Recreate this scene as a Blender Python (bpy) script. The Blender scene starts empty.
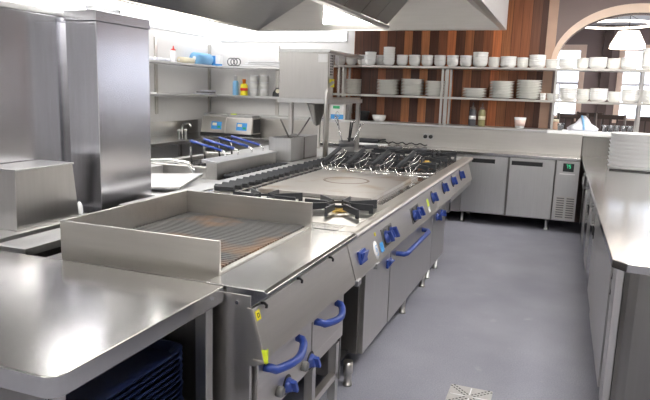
import bpy, math, random
from mathutils import Vector, Matrix, Euler
random.seed(7)
scene = bpy.context.scene
COL = scene.collection
PI = math.pi

# ------------------------------------------------------------------ materials
def new_mat(name):
    m = bpy.data.materials.new(name); m.use_nodes = True
    nt = m.node_tree
    return m, nt, nt.nodes['Principled BSDF']

def plain(name, col, rough=0.5, metal=0.0, vary=0.06, scale=6.0, **kw):
    m, nt, b = new_mat(name)
    tc = nt.nodes.new('ShaderNodeTexCoord'); nz = nt.nodes.new('ShaderNodeTexNoise')
    nz.inputs['Scale'].default_value = scale; nz.inputs['Detail'].default_value = 4
    nt.links.new(tc.outputs['Object'], nz.inputs['Vector'])
    mx = nt.nodes.new('ShaderNodeMix'); mx.data_type = 'RGBA'
    mx.inputs[6].default_value = (*[max(0, c * (1 - vary)) for c in col], 1)
    mx.inputs[7].default_value = (*[min(1, c * (1 + vary)) for c in col], 1)
    nt.links.new(nz.outputs['Fac'], mx.inputs[0])
    nt.links.new(mx.outputs[2], b.inputs['Base Color'])
    b.inputs['Roughness'].default_value = rough
    b.inputs['Metallic'].default_value = metal
    if 'emit' in kw:
        b.inputs['Emission Color'].default_value = (*kw.get('ecol', col), 1)
        b.inputs['Emission Strength'].default_value = kw['emit']
    if 'trans' in kw:
        b.inputs['Transmission Weight'].default_value = kw['trans']
        b.inputs['IOR'].default_value = kw.get('ior', 1.45)
    if 'alpha' in kw:
        b.inputs['Alpha'].default_value = kw['alpha']
    return m

def steel(name, col=(0.60, 0.59, 0.57), rough=0.28, stretch=(1.5, 26, 26), vary=0.05, bump=0.0, big=0.04):
    """brushed stainless: fine streaks stretched along one axis plus soft large smears"""
    m, nt, b = new_mat(name)
    tc = nt.nodes.new('ShaderNodeTexCoord')
    mp = nt.nodes.new('ShaderNodeMapping'); mp.inputs['Scale'].default_value = stretch
    nz = nt.nodes.new('ShaderNodeTexNoise'); nz.inputs['Scale'].default_value = 2.0; nz.inputs['Detail'].default_value = 5
    n2 = nt.nodes.new('ShaderNodeTexNoise'); n2.inputs['Scale'].default_value = 2.3; n2.inputs['Detail'].default_value = 3
    nt.links.new(tc.outputs['Object'], mp.inputs['Vector']); nt.links.new(mp.outputs[0], nz.inputs['Vector'])
    nt.links.new(tc.outputs['Object'], n2.inputs['Vector'])
    ad = nt.nodes.new('ShaderNodeMath'); ad.operation = 'MULTIPLY_ADD'
    nt.links.new(n2.outputs['Fac'], ad.inputs[0]); ad.inputs[1].default_value = big / max(vary, 1e-3)
    nt.links.new(nz.outputs['Fac'], ad.inputs[2])
    mr = nt.nodes.new('ShaderNodeMapRange')
    mr.inputs[1].default_value = 0.3; mr.inputs[2].default_value = 0.7 + big / max(vary, 1e-3)
    mr.inputs[3].default_value = 0.0; mr.inputs[4].default_value = 1.0
    nt.links.new(ad.outputs[0], mr.inputs[0])
    mx = nt.nodes.new('ShaderNodeMix'); mx.data_type = 'RGBA'
    k = vary + big
    mx.inputs[6].default_value = (*[c * (1 - k) for c in col], 1)
    mx.inputs[7].default_value = (*[min(1, c * (1 + k)) for c in col], 1)
    nt.links.new(mr.outputs[0], mx.inputs[0]); nt.links.new(mx.outputs[2], b.inputs['Base Color'])
    r2 = nt.nodes.new('ShaderNodeMapRange')
    r2.inputs[1].default_value = 0.25; r2.inputs[2].default_value = 0.75
    r2.inputs[3].default_value = rough * 0.92; r2.inputs[4].default_value = rough * 1.1
    nt.links.new(n2.outputs['Fac'], r2.inputs[0]); nt.links.new(r2.outputs[0], b.inputs['Roughness'])
    b.inputs['Metallic'].default_value = 1.0
    if bump <= 0: return m
    bp = nt.nodes.new('ShaderNodeBump'); bp.inputs['Strength'].default_value = bump; bp.inputs['Distance'].default_value = 0.01
    nt.links.new(nz.outputs['Fac'], bp.inputs['Height']); nt.links.new(bp.outputs[0], b.inputs['Normal'])
    return m

def timber(name):
    m, nt, b = new_mat(name)
    tc = nt.nodes.new('ShaderNodeTexCoord'); sx = nt.nodes.new('ShaderNodeSeparateXYZ')
    nt.links.new(tc.outputs['Object'], sx.inputs[0])
    dv = nt.nodes.new('ShaderNodeMath'); dv.operation = 'MULTIPLY'; dv.inputs[1].default_value = 1 / 0.118
    nt.links.new(sx.outputs['X'], dv.inputs[0])
    fl = nt.nodes.new('ShaderNodeMath'); fl.operation = 'FLOOR'; nt.links.new(dv.outputs[0], fl.inputs[0])
    fr = nt.nodes.new('ShaderNodeMath'); fr.operation = 'FRACT'; nt.links.new(dv.outputs[0], fr.inputs[0])
    wn = nt.nodes.new('ShaderNodeTexWhiteNoise'); wn.noise_dimensions = '1D'
    nt.links.new(fl.outputs[0], wn.inputs['W'])
    cr = nt.nodes.new('ShaderNodeValToRGB'); e = cr.color_ramp; e.interpolation = 'LINEAR'
    e.elements[0].position = 0.0; e.elements[0].color = (0.070, 0.020, 0.009, 1)
    e.elements[1].position = 1.0; e.elements[1].color = (0.70, 0.19, 0.06, 1)
    for p, c in ((0.3, (0.17, 0.062, 0.03, 1)), (0.55, (0.32, 0.105, 0.04, 1)), (0.78, (0.45, 0.17, 0.06, 1))):
        q = e.elements.new(p); q.color = c
    nt.links.new(wn.outputs['Value'], cr.inputs[0])
    mp = nt.nodes.new('ShaderNodeMapping'); mp.inputs['Scale'].default_value = (60, 60, 2.0)
    ng = nt.nodes.new('ShaderNodeTexNoise'); ng.inputs['Scale'].default_value = 1.0; ng.inputs['Detail'].default_value = 6
    nt.links.new(tc.outputs['Object'], mp.inputs[0]); nt.links.new(mp.outputs[0], ng.inputs['Vector'])
    mr = nt.nodes.new('ShaderNodeMapRange'); mr.inputs[1].default_value = .25; mr.inputs[2].default_value = .75
    mr.inputs[3].default_value = 0.62; mr.inputs[4].default_value = 1.3
    nt.links.new(ng.outputs['Fac'], mr.inputs[0])
    # dark joint between planks
    gp = nt.nodes.new('ShaderNodeMath'); gp.operation = 'GREATER_THAN'; gp.inputs[1].default_value = 0.05
    nt.links.new(fr.outputs[0], gp.inputs[0])
    g2 = nt.nodes.new('ShaderNodeMapRange'); g2.inputs[3].default_value = 0.35; g2.inputs[4].default_value = 1.0
    nt.links.new(gp.outputs[0], g2.inputs[0])
    ml = nt.nodes.new('ShaderNodeMath'); ml.operation = 'MULTIPLY'
    nt.links.new(mr.outputs[0], ml.inputs[0]); nt.links.new(g2.outputs[0], ml.inputs[1])
    vm = nt.nodes.new('ShaderNodeVectorMath'); vm.operation = 'SCALE'
    nt.links.new(cr.outputs[0], vm.inputs[0]); nt.links.new(ml.outputs[0], vm.inputs['Scale'])
    nt.links.new(vm.outputs[0], b.inputs['Base Color'])
    b.inputs['Roughness'].default_value = 0.45
    return m

def floor_mat():
    m, nt, b = new_mat('floor_vinyl')
    tc = nt.nodes.new('ShaderNodeTexCoord')
    n1 = nt.nodes.new('ShaderNodeTexNoise'); n1.inputs['Scale'].default_value = 1.6; n1.inputs['Detail'].default_value = 5
    n2 = nt.nodes.new('ShaderNodeTexNoise'); n2.inputs['Scale'].default_value = 130; n2.inputs['Detail'].default_value = 2
    n3 = nt.nodes.new('ShaderNodeTexNoise'); n3.inputs['Scale'].default_value = 7; n3.inputs['Detail'].default_value = 6
    for n in (n1, n2, n3): nt.links.new(tc.outputs['Object'], n.inputs['Vector'])
    cr = nt.nodes.new('ShaderNodeValToRGB')
    cr.color_ramp.elements[0].position = 0.3; cr.color_ramp.elements[0].color = (0.255, 0.26, 0.315, 1)
    cr.color_ramp.elements[1].position = 0.7; cr.color_ramp.elements[1].color = (0.33, 0.335, 0.395, 1)
    nt.links.new(n1.outputs['Fac'], cr.inputs[0])
    mr = nt.nodes.new('ShaderNodeMapRange'); mr.inputs[1].default_value = .3; mr.inputs[2].default_value = .7
    mr.inputs[3].default_value = .86; mr.inputs[4].default_value = 1.14
    nt.links.new(n2.outputs['Fac'], mr.inputs[0])
    # pale scuffs
    sc = nt.nodes.new('ShaderNodeMapRange'); sc.inputs[1].default_value = .66; sc.inputs[2].default_value = .76
    sc.inputs[3].default_value = 0; sc.inputs[4].default_value = .35
    nt.links.new(n3.outputs['Fac'], sc.inputs[0])
    vm = nt.nodes.new('ShaderNodeVectorMath'); vm.operation = 'SCALE'
    nt.links.new(cr.outputs[0], vm.inputs[0]); nt.links.new(mr.outputs[0], vm.inputs['Scale'])
    mx = nt.nodes.new('ShaderNodeMix'); mx.data_type = 'RGBA'
    nt.links.new(sc.outputs[0], mx.inputs[0]); nt.links.new(vm.outputs[0], mx.inputs[6])
    mx.inputs[7].default_value = (.5, .5, .52, 1)
    nt.links.new(mx.outputs[2], b.inputs['Base Color'])
    b.inputs['Roughness'].default_value = 0.55
    bp = nt.nodes.new('ShaderNodeBump'); bp.inputs['Strength'].default_value = .15; bp.inputs['Distance'].default_value = .002
    nt.links.new(n2.outputs['Fac'], bp.inputs['Height']); nt.links.new(bp.outputs[0], b.inputs['Normal'])
    return m

def stained(name, a, c, rough, metal, scale, ring=None, lo=.45, hi=.62):
    """metal plate with scorched patches and, if asked, a round groove"""
    m, nt, b = new_mat(name)
    tc = nt.nodes.new('ShaderNodeTexCoord')
    n = nt.nodes.new('ShaderNodeTexNoise'); n.inputs['Scale'].default_value = scale; n.inputs['Detail'].default_value = 6
    nt.links.new(tc.outputs['Object'], n.inputs['Vector'])
    mr = nt.nodes.new('ShaderNodeMapRange'); mr.inputs[1].default_value = lo; mr.inputs[2].default_value = hi
    nt.links.new(n.outputs['Fac'], mr.inputs[0])
    mx = nt.nodes.new('ShaderNodeMix'); mx.data_type = 'RGBA'
    mx.inputs[6].default_value = (*a, 1); mx.inputs[7].default_value = (*c, 1)
    nt.links.new(mr.outputs[0], mx.inputs[0])
    out = mx.outputs[2]
    nt.links.new(out, b.inputs['Base Color'])
    b.inputs['Roughness'].default_value = rough; b.inputs['Metallic'].default_value = metal
    return m

M = {}
M['steel'] = steel('stainless_brushed_x', col=(.62, .60, .57), rough=.32)
M['steel_v'] = steel('stainless_brushed_upright', col=(.60, .585, .565), rough=.32, stretch=(26, 26, 1.5))
M['steel_top'] = steel('stainless_worktop', col=(.56, .555, .54), rough=.17, stretch=(40, 3, 40), vary=.04, big=.06)
M['steel_y'] = steel('stainless_brushed_y', col=(.66, .63, .60), rough=.42, stretch=(26, 1.5, 26))
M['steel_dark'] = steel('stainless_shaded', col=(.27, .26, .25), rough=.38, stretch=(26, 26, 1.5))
M['steel_mirror'] = steel('stainless_polished', col=(.56, .55, .54), rough=.15, stretch=(26, 26, 1.5), vary=.03, big=.03)
M['steel_pale'] = steel('stainless_satin_pale', col=(.62, .62, .62), rough=.38, stretch=(26, 26, 1.5), vary=.05)
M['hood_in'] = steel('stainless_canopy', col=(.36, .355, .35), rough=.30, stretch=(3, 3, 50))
M['chrome'] = plain('chrome_rod', (.80, .80, .80), .15, 1.0, .03)
M['iron'] = plain('cast_iron', (.030, .032, .038), .42, .0, .3, 14)
M['iron2'] = plain('iron_slat', (.055, .058, .066), .45, .3, .2, 12)
M['black'] = plain('black_plastic', (.016, .016, .018), .45)
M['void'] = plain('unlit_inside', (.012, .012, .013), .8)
M['blue'] = plain('blue_enamel', (.035, .075, .34), .30, 0, .08)
M['blue_dk'] = plain('navy_plastic', (.010, .018, .060), .42, 0, .12)
M['blue_pale'] = plain('pale_blue_cloth', (.22, .48, .78), .7)
M['brass'] = plain('brass', (.75, .52, .16), .28, .9)
M['yellow'] = plain('yellow_label', (.90, .78, .03), .5)
M['yellow_g'] = plain('yellow_green_tape', (.72, .85, .04), .5)
M['white'] = plain('white_china', (.88, .88, .87), .22, 0, .02)
M['china_warm'] = plain('cream_china', (.84, .835, .80), .25, 0, .02)
M['white_pl'] = plain('white_plastic', (.88, .885, .90), .35, 0, .02)
M['paint'] = plain('white_wall_paint', (.80, .79, .78), .6, 0, .02, 3)
M['ceil'] = plain('ceiling_paint', (.80, .80, .80), .8, 0, .02)
M['brown'] = plain('taupe_wall_paint', (.24, .185, .175), .75, 0, .05, 2)
M['brown_dk'] = plain('dark_dado_paint', (.10, .07, .062), .7, 0, .05, 2)
M['cream'] = plain('cream_trim_paint', (.80, .62, .50), .5, 0, .03)
M['post'] = plain('pinkish_trim_timber', (.52, .34, .25), .5, 0, .12, 8)
M['timber'] = timber('mixed_timber_planks')
M['floor'] = floor_mat()
M['grill'] = stained('charred_grill_steel', (.17, .168, .17), (.36, .22, .13), .5, .6, 2.6, lo=.50, hi=.66)
M['stain_ring'] = plain('burnt_ring_steel', (.24, .19, .16), .5, .6)
M['jar_pl'] = plain('frosted_plastic', (.80, .80, .78), .3, 0, .02, trans=.35, ior=1.1)
M['steel_reflect'] = steel('stainless_mirror_door', col=(.66, .64, .62), rough=.035, stretch=(26, 26, 1.5), vary=.02, big=.02)
M['plate'] = stained('scorched_steel_plate', (.42, .40, .38), (.30, .21, .12), .40, .8, 3.2, lo=.52, hi=.72)
M['light'] = plain('lit_diffuser', (1, 1, 1), .5, 0, 0, emit=15.0, ecol=(1, .96, .90))
M['light_wall'] = plain('lit_tube_diffuser', (1, 1, 1), .5, 0, 0, emit=2.4, ecol=(1, .985, .99))
M['light_hood'] = plain('lit_canopy_tube', (1, 1, 1), .5, 0, 0, emit=26.0, ecol=(1, .98, .94))
M['ring'] = plain('lit_ring', (1, .95, .85), .5, 0, 0, emit=4.0, ecol=(1, .88, .76))
M['shade'] = plain('lit_fabric_shade', (1, .93, .85), .7, 0, 0, emit=1.4, ecol=(1, .88, .78))
M['clear'] = plain('clear_plastic', (.93, .95, .97), .08, 0, 0, trans=.9, ior=1.2)
M['glass'] = plain('window_pane', (1, 1, 1), .0, 0, 0, trans=1.0, ior=1.0)
M['drain_pl'] = plain('worn_drain_plastic', (.50, .49, .48), .5, 0, .15, 30)
M['steel_col'] = steel('stainless_cool_upright', col=(.68, .68, .715), rough=.20, stretch=(26, 26, 1.5))  # paler, bluer steel: daylight reflected on column and cabinet put into the colour
M['red'] = plain('red_plastic', (.75, .03, .02), .4)
M['orange'] = plain('orange_plastic', (.90, .25, .02), .4)
M['cream_pl'] = plain('cream_paper', (.80, .74, .56), .6)
M['grey_bottle'] = plain('dark_sauce', (.10, .10, .11), .35)
M['olive_bottle'] = plain('olive_sauce', (.30, .27, .13), .35)
M['cyan'] = plain('blue_label_print', (.06, .33, .75), .5)
M['green'] = plain('green_print', (.03, .40, .16), .5)
M['led'] = plain('green_led', (.05, .6, .3), .4, 0, 0, emit=1.2)
M['pink'] = plain('pale_pink_paper', (.80, .62, .56), .6)
M['knob_grey'] = plain('grey_knob', (.20, .20, .20), .4, .5)
M['chair'] = plain('dark_chair_timber', (.035, .022, .018), .45)
M['cloth'] = plain('white_napkin', (.84, .86, .95), .8, 0, .04)
M['paper'] = plain('printed_pages', (.55, .55, .62), .6, 0, .3, 30)
M['paper_w'] = plain('white_paper', (.88, .88, .88), .6, 0, .02)
M['rubber'] = plain('grey_black_sleeve', (.045, .048, .055), .5, 0, .15)

# ------------------------------------------------------------------ geometry
class MB:
    def __init__(s): s.v = []; s.f = []; s.sm = []
    def _add(s, vs, fs, smooth=False):
        o = len(s.v); s.v += [tuple(v) for v in vs]
        s.f += [tuple(i + o for i in f) for f in fs]; s.sm += [smooth] * len(fs); return s
    def box(s, x0, x1, y0, y1, z0, z1):
        x0, x1 = min(x0, x1), max(x0, x1); y0, y1 = min(y0, y1), max(y0, y1); z0, z1 = min(z0, z1), max(z0, z1)
        vs = [(x0, y0, z0), (x1, y0, z0), (x1, y1, z0), (x0, y1, z0), (x0, y0, z1), (x1, y0, z1), (x1, y1, z1), (x0, y1, z1)]
        return s._add(vs, [(0, 3, 2, 1), (4, 5, 6, 7), (0, 1, 5, 4), (1, 2, 6, 5), (2, 3, 7, 6), (3, 0, 4, 7)])
    def obox(s, c, size, rot):
        R = Euler(rot).to_matrix(); c = Vector(c); h = [a / 2 for a in size]
        vs = [c + R @ Vector((x * h[0], y * h[1], z * h[2])) for z in (-1, 1) for (x, y) in ((-1, -1), (1, -1), (1, 1), (-1, 1))]
        return s._add(vs, [(0, 3, 2, 1), (4, 5, 6, 7), (0, 1, 5, 4), (1, 2, 6, 5), (2, 3, 7, 6), (3, 0, 4, 7)])
    def prism(s, poly, axis, a0, a1):
        """poly in the two remaining axes (in xyz order) swept along axis"""
        n = len(poly)
        def P(p, a):
            return {'x': (a, p[0], p[1]), 'y': (p[0], a, p[1]), 'z': (p[0], p[1], a)}[axis]
        vs = [P(p, a0) for p in poly] + [P(p, a1) for p in poly]
        fs = [tuple(range(n))[::-1], tuple(range(n, 2 * n))] + [(i, (i + 1) % n, n + (i + 1) % n, n + i) for i in range(n)]
        return s._add(vs, fs)
    def tube(s, pts, r, seg=10, r1=None, closed=False):
        pts = [Vector(p) for p in pts]; n = len(pts); rings = []
        for i, p in enumerate(pts):
            if closed: t = pts[(i + 1) % n] - pts[i - 1]
            elif i == 0: t = pts[1] - p
            elif i == n - 1: t = p - pts[-2]
            else: t = (pts[i + 1] - p).normalized() + (p - pts[i - 1]).normalized()
            t.normalize()
            a = Vector((0, 0, 1)) if abs(t.z) < .9 else Vector((1, 0, 0))
            u = t.cross(a).normalized(); w = t.cross(u).normalized()
            rr = r if r1 is None else r + (r1 - r) * i / (n - 1)
            rings.append([p + (u * math.cos(2 * PI * k / seg) + w * math.sin(2 * PI * k / seg)) * rr for k in range(seg)])
        vs = [v for ring in rings for v in ring]; fs = []
        for i in range(n if closed else n - 1):
            j = (i + 1) % n
            for k in range(seg):
                l = (k + 1) % seg
                fs.append((i * seg + k, i * seg + l, j * seg + l, j * seg + k))
        s._add(vs, fs, True)
        if not closed:
            o = len(s.v) - n * seg
            s.f += [tuple(o + k for k in range(seg))[::-1], tuple(o + (n - 1) * seg + k for k in range(seg))]; s.sm += [False, False]
        return s
    def lathe(s, prof, c=(0, 0, 0), seg=24, axis='z', smooth=True, sx=1, sy=1, caps=True):
        c = Vector(c); vs = []; fs = []; n = len(prof)
        for (r, z) in prof:
            for k in range(seg):
                a = 2 * PI * k / seg; x, y = r * math.cos(a) * sx, r * math.sin(a) * sy
                d = {'z': (x, y, z), 'x': (z, x, y), 'y': (x, z, y)}[axis]
                vs.append(c + Vector(d))
        for i in range(n - 1):
            for k in range(seg):
                l = (k + 1) % seg
                fs.append((i * seg + k, i * seg + l, (i + 1) * seg + l, (i + 1) * seg + k))
        s._add(vs, fs, smooth)
        o = len(s.v) - n * seg
        if caps and prof[0][0] > 1e-5: s.f.append(tuple(o + k for k in range(seg))[::-1]); s.sm.append(False)
        if caps and prof[-1][0] > 1e-5: s.f.append(tuple(o + (n - 1) * seg + k for k in range(seg))); s.sm.append(False)
        return s
    def tilt(s, px, pz, ang):
        c_, n_ = math.cos(ang), math.sin(ang)
        s.v = [(px + (v[0] - px) * c_ - (v[2] - pz) * n_, v[1], pz + (v[0] - px) * n_ + (v[2] - pz) * c_) for v in s.v]
        return s
    def quad(s, a, b, c, d): return s._add([a, b, c, d], [(0, 1, 2, 3)])
    def build(s, name, mat, parent=None, bevel=0, at=None, seg=2):
        """link as one mesh object; coordinates are world ones, moved to the parent's or own base"""
        off = Vector((0, 0, 0))
        p = parent
        while p is not None: off += p.location; p = p.parent
        if at is not None: off = off + Vector(at) if parent else Vector(at)
        me = bpy.data.meshes.new(name)
        me.from_pydata([tuple(Vector(v) - off) for v in s.v], [], s.f)
        me.polygons.foreach_set('use_smooth', s.sm)
        me.materials.append(M[mat] if isinstance(mat, str) else mat)
        me.validate(); me.update()
        import bmesh
        bm = bmesh.new(); bm.from_mesh(me); bmesh.ops.recalc_face_normals(bm, faces=bm.faces); bm.to_mesh(me); bm.free()
        o = bpy.data.objects.new(name, me); COL.objects.link(o)
        if parent is not None: o.parent = parent
        if at is not None: o.location = at
        if bevel:
            b = o.modifiers.new('bevel', 'BEVEL'); b.width = bevel; b.segments = seg; b.limit_method = 'ANGLE'; b.angle_limit = math.radians(40)
            b.harden_normals = True
        return o

def thing(name, label, cat, loc, group=None):
    o = bpy.data.objects.new(name, None); COL.objects.link(o); o.location = loc; o.empty_display_size = .05
    o['label'] = label; o['category'] = cat
    if group: o['group'] = group
    return o
def tag(o, label, cat, group=None):
    o['label'] = label; o['category'] = cat
    if group: o['group'] = group
    return o
def struct(o): o['kind'] = 'structure'; return o
def dup(root, loc, label, group=None, rot=None):
    r = root.copy(); COL.objects.link(r); r.location = loc; r['label'] = label
    if rot is not None: r.rotation_euler = rot
    if group: r['group'] = group
    for ch in list(root.children):
        c = ch.copy(); COL.objects.link(c); c.parent = r
        for g in ch.children:
            d = g.copy(); COL.objects.link(d); d.parent = c
    return r
def B(*a): return MB().box(*a)
ORD = ['', 'second', 'third', 'fourth', 'fifth', 'sixth', 'seventh', 'eighth', 'ninth', 'tenth', 'eleventh', 'twelfth', 'thirteenth',
       'fourteenth', 'fifteenth', 'sixteenth', 'seventeenth', 'eighteenth', 'nineteenth', 'twentieth', 'twenty-first', 'twenty-second', 'twenty-third']

# ------------------------------------------------------------------ setting
XL, XR, YF, YB, ZC = -5.2, 4.4, -2.2, 8.5, 2.95
struct(B(XL - .1, 6.6, YF, 13.2, -.06, 0).build('floor', 'floor'))
struct(B(XL - .1, 6.6, YF, 13.2, ZC, ZC + .08).build('ceiling', 'ceil'))
struct(B(XL - .1, XL, YF, YB + .2, 0, ZC).build('wall_left', 'paint'))
struct(B(XR, XR + .1, YF, YB, 0, ZC).build('wall_right', 'paint'))
struct(B(XL - .1, XR + .1, YF - .1, YF, 0, ZC).build('wall_front', 'paint'))
struct(B(XL, -2.84, YB, YB + .2, 0, ZC).build('wall_back', 'paint'))
struct(B(-2.84, -.28, YB, YB + .2, 0, ZC).build('wall_back_timber', 'timber'))
struct(B(-.28, -.165, YB - .02, YB + .2, 1.18, ZC).build('trim_1', 'post', bevel=.004))
# wall with the arched opening
CXA, AO, BO, AI, BI, ZS = .75, .95, .707, .885, .60, 2.023
mb = MB(); mb.box(-.28, XR + .1, YB, YB + .2, 0, 1.16)
N = 36; CXB = 2.64  # second arch is out of view, added for daylight and reflections
for (xa, xb) in ((-.165, CXA - AI), (CXA + AI, CXB - AI), (CXB + AI, XR + .1)): mb.box(xa, xb, YB, YB + .2, 1.16, ZC)
for cx in (CXA, CXB):
    xs = [cx - AI * math.cos(PI * i / N) for i in range(N + 1)]
    zs = [ZS + BI * math.sin(PI * i / N) for i in range(N + 1)]
    for i in range(N):
        mb.prism([(xs[i], zs[i]), (xs[i + 1], zs[i + 1]), (xs[i + 1], ZC), (xs[i], ZC)], 'y', YB, YB + .2)
struct(mb.build('wall_back_arch', 'brown'))
for k, cx in enumerate((CXA, CXB)):
    mb = MB()
    for i in range(N):
        a, b_ = PI * i / N, PI * (i + 1) / N
        pts = [(cx - AI * math.cos(a), ZS + BI * math.sin(a)), (cx - AI * math.cos(b_), ZS + BI * math.sin(b_)),
               (cx - AO * math.cos(b_), ZS + BO * math.sin(b_)), (cx - AO * math.cos(a), ZS + BO * math.sin(a))]
        mb.prism(pts, 'y', YB - .03, YB + .23)
    struct(mb.build('trim_%d' % (2 if k == 0 else 6), 'cream'))
# dining room beyond
mb = MB()
YD = 13.0
W1 = (-.75, .22, 1.25, 2.5); W2 = (.99, 1.95, 1.25, 2.5); W3 = (2.5, 4.0, 1.25, 2.6); W4 = (4.4, 6.2, 1.25, 2.6)  # third and fourth windows are unseen, sized for the bluish reflection on the column
for (x0, x1, z0, z1) in ((-3.2, W1[0], 0, ZC), (W1[1], W2[0], 1.2, ZC), (W2[1], W3[0], 1.2, ZC), (W3[1], W4[0], 1.2, ZC), (W4[1], 6.6, 1.2, ZC), *((w_[0], w_[1], w_[3], ZC) for w_ in (W1, W2, W3, W4))):
    mb.box(x0, x1, YD, YD + .2, z0, z1)
struct(mb.build('wall_dining_back', 'brown'))
struct(B(W1[0], 6.5, YD - .03, YD + .2, 0, 1.25).build('trim_3', 'brown_dk'))
struct(B(-3.3, -3.2, YB + .2, YD + .2, 0, ZC).build('wall_dining_left', 'brown'))
struct(B(6.5, 6.6, YB + .2, YD + .2, 0, ZC).build('wall_dining_right', 'brown'))
struct(B(.60, .76, YD - .08, YD, 0, ZC).build('trim_4', 'brown_dk'))
for k, (x0, x1, z0, z1) in enumerate((W1, W2, W3, W4)):
    f = MB(); t = .10
    f.box(x0 - t, x0, YD - .04, YD + .06, z0 - t, z1 + t); f.box(x1, x1 + t, YD - .04, YD + .06, z0 - t, z1 + t)
    f.box(x0, x1, YD - .04, YD + .06, z1, z1 + t); f.box(x0, x1, YD - .06, YD + .06, z0 - .04, z0)
    w = struct(f.build('window_%d' % (k + 1), 'cream'))
    g = MB(); zm = (z0 + z1) / 2
    g.box(x0, x1, YD + .05, YD + .08, zm - .025, zm + .025)
    for q in (1, 2): g.box(x0 + (x1 - x0) * q / 3 - .012, x0 + (x1 - x0) * q / 3 + .012, YD + .05, YD + .08, z0, zm - .025)
    g.build('window_sash', 'white_pl', w)
    B(x0, x1, YD + .10, YD + .105, z0, z1).build('pane', 'glass', w)

# sill of the pass and splashback of the far bench
struct(B(-4.88, -.167, 8.14, 8.497, 1.155, 1.19).build('trim_5', 'steel_pale', bevel=.006))
struct(B(-.165, 4.3, 8.12, 8.497, 1.135, 1.19).build('trim_7', 'white_pl', bevel=.008))

# ------------------------------------------------------------------ near bench on the left with its trays
t = thing('prep_table', 'polished stainless prep table with rounded corner, nearest at lower left', 'table', (-1.7, 1.4, 0))
def rounded(x0, x1, y0, y1, r, n=6):
    p = []
    for (cx, cy, a) in ((x1 - r, y0 + r, -PI / 2), (x1 - r, y1 - .004, 0), (x0 + r, y1 - r, PI / 2), (x0 + r, y0 + r, PI)):
        rr = .004 if cy == y1 - .004 else r
        cx = x1 - rr if rr == .004 else cx
        for i in range(n + 1):
            b_ = a + PI / 2 * i / n; p.append((cx + rr * math.cos(b_), cy + rr * math.sin(b_)))
    return p
MB().prism(rounded(-2.45, -1.05, 1.028, 1.805, .04), 'z', .842, .90).build('tabletop', 'steel_top', t, bevel=.004)
for (x, y) in ((-1.12, 1.09), (-1.09, 1.74), (-2.38, 1.09), (-2.38, 1.74)):
    o = B(x - .022, x + .022, y - .022, y + .022, .03, .842).build('leg', 'steel_v', t, bevel=.003)
    MB().lathe([(.02, 0), (.024, .01), (.018, .03)], (x, y, 0), 12).build('foot', 'black', o)
B(-2.40, -1.07, 1.08, 1.75, .36, .39).build('undershelf', 'steel_dark', t, bevel=.003)
B(-2.40, -1.10, 1.06, 1.08, .77, .842).build('apron', 'steel_dark', t)
B(-1.5, -1.085, 1.765, 1.785, .39, .842).build('back_panel', 'steel_dark', t)
def tray_mesh():
    m = MB(); w, d, h, r = .40, .50, .028, .07
    def rr(k, z, n=5):
        p = []; W, D, R = w / 2 - k, d / 2 - k, r - k * .5
        for (sx, sy, a) in ((1, -1, -PI / 2), (1, 1, 0), (-1, 1, PI / 2), (-1, -1, PI)):
            for i in range(n + 1):
                b_ = a + PI / 2 * i / n; p.append((sx * (W - R) + R * math.cos(b_), sy * (D - R) + R * math.sin(b_), z))
        return p
    loops = [rr(.025, 0), rr(0, h), rr(.008, h), rr(.032, .005)]; n = len(loops[0]); vs = sum(loops, []); fs = []
    for j in range(3):
        for i in range(n): fs.append((j * n + i, j * n + (i + 1) % n, (j + 1) * n + (i + 1) % n, (j + 1) * n + i))
    fs.append(tuple(range(n))[::-1]); fs.append(tuple(range(3 * n, 4 * n)))
    return m._add(vs, fs, False)
NT = 14
tr = tray_mesh().build('serving_tray', 'blue_dk')
tr.location = (-1.335, 1.46, .39)
for k in range(NT):
    o = tr if k == 0 else tr.copy()
    if k: COL.objects.link(o)
    o.location = (-1.335 + .002 * math.sin(k * 2.1), 1.475 + .002 * math.cos(k * 1.7), .391 + .0215 * k)
    j = NT - 1 - k
    tag(o, ('topmost' if j == 0 else ORD[j] + ' from top') + ' navy blue tray in the stack under the prep table', 'tray', 'navy trays under the prep table')

# ------------------------------------------------------------------ chargrill
t = thing('chargrill', 'stainless chargrill with dark ribbed grate inside a three sided guard', 'grill', (-1.4, 2.3, 0))
X1 = -.885
# flat front ledge, hooked nose and splayed apron below
prof = [(-1.13, .875), (-1.13, .90), (-.90, .90), (-.885, .893), (-.885, .88), (-.945, .835), (-1.13, .83)]
MB().prism(prof, 'y', 1.815, 2.80).build('front_ledge', 'steel_top', t, bevel=.003)
MB().prism([(-.948, .832), (-.936, .832), (-.884, .655), (-.884, .640), (-.935, .640), (-.935, .650), (-.896, .652)], 'y', 1.805, 2.80).build('apron', 'steel_y', t, bevel=.002)
for y in (1.87, 2.19, 2.55):
    MB().tube([(-.938, y, .834), (-.925, y + .004, .834), (-.918, y + .008, .826), (-.920, y + .009, .816)], .0055, 8).build('hook', 'black', t)
B(-1.94, -.948, 1.812, 1.83, .20, .875).build('side_panel', 'steel_v', t, bevel=.002)
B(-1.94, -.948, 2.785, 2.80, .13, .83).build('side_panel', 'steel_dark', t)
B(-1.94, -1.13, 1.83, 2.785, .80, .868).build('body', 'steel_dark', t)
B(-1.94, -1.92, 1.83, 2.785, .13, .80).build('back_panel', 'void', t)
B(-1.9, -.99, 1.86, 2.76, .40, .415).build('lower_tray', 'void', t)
B(-.985, -.975, 1.815, 1.835, .2, .60).build('door_edge', 'steel_pale', t)
g = MB()
for w in ((-1.87, -1.855, 1.91, 2.80), (-1.87, -1.125, 1.902, 1.914), (-1.87, -1.125, 2.795, 2.808)): g.box(w[0], w[1], w[2], w[3], .86, 1.03)
g.build('splash_guard', 'steel', t, bevel=.002)
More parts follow.
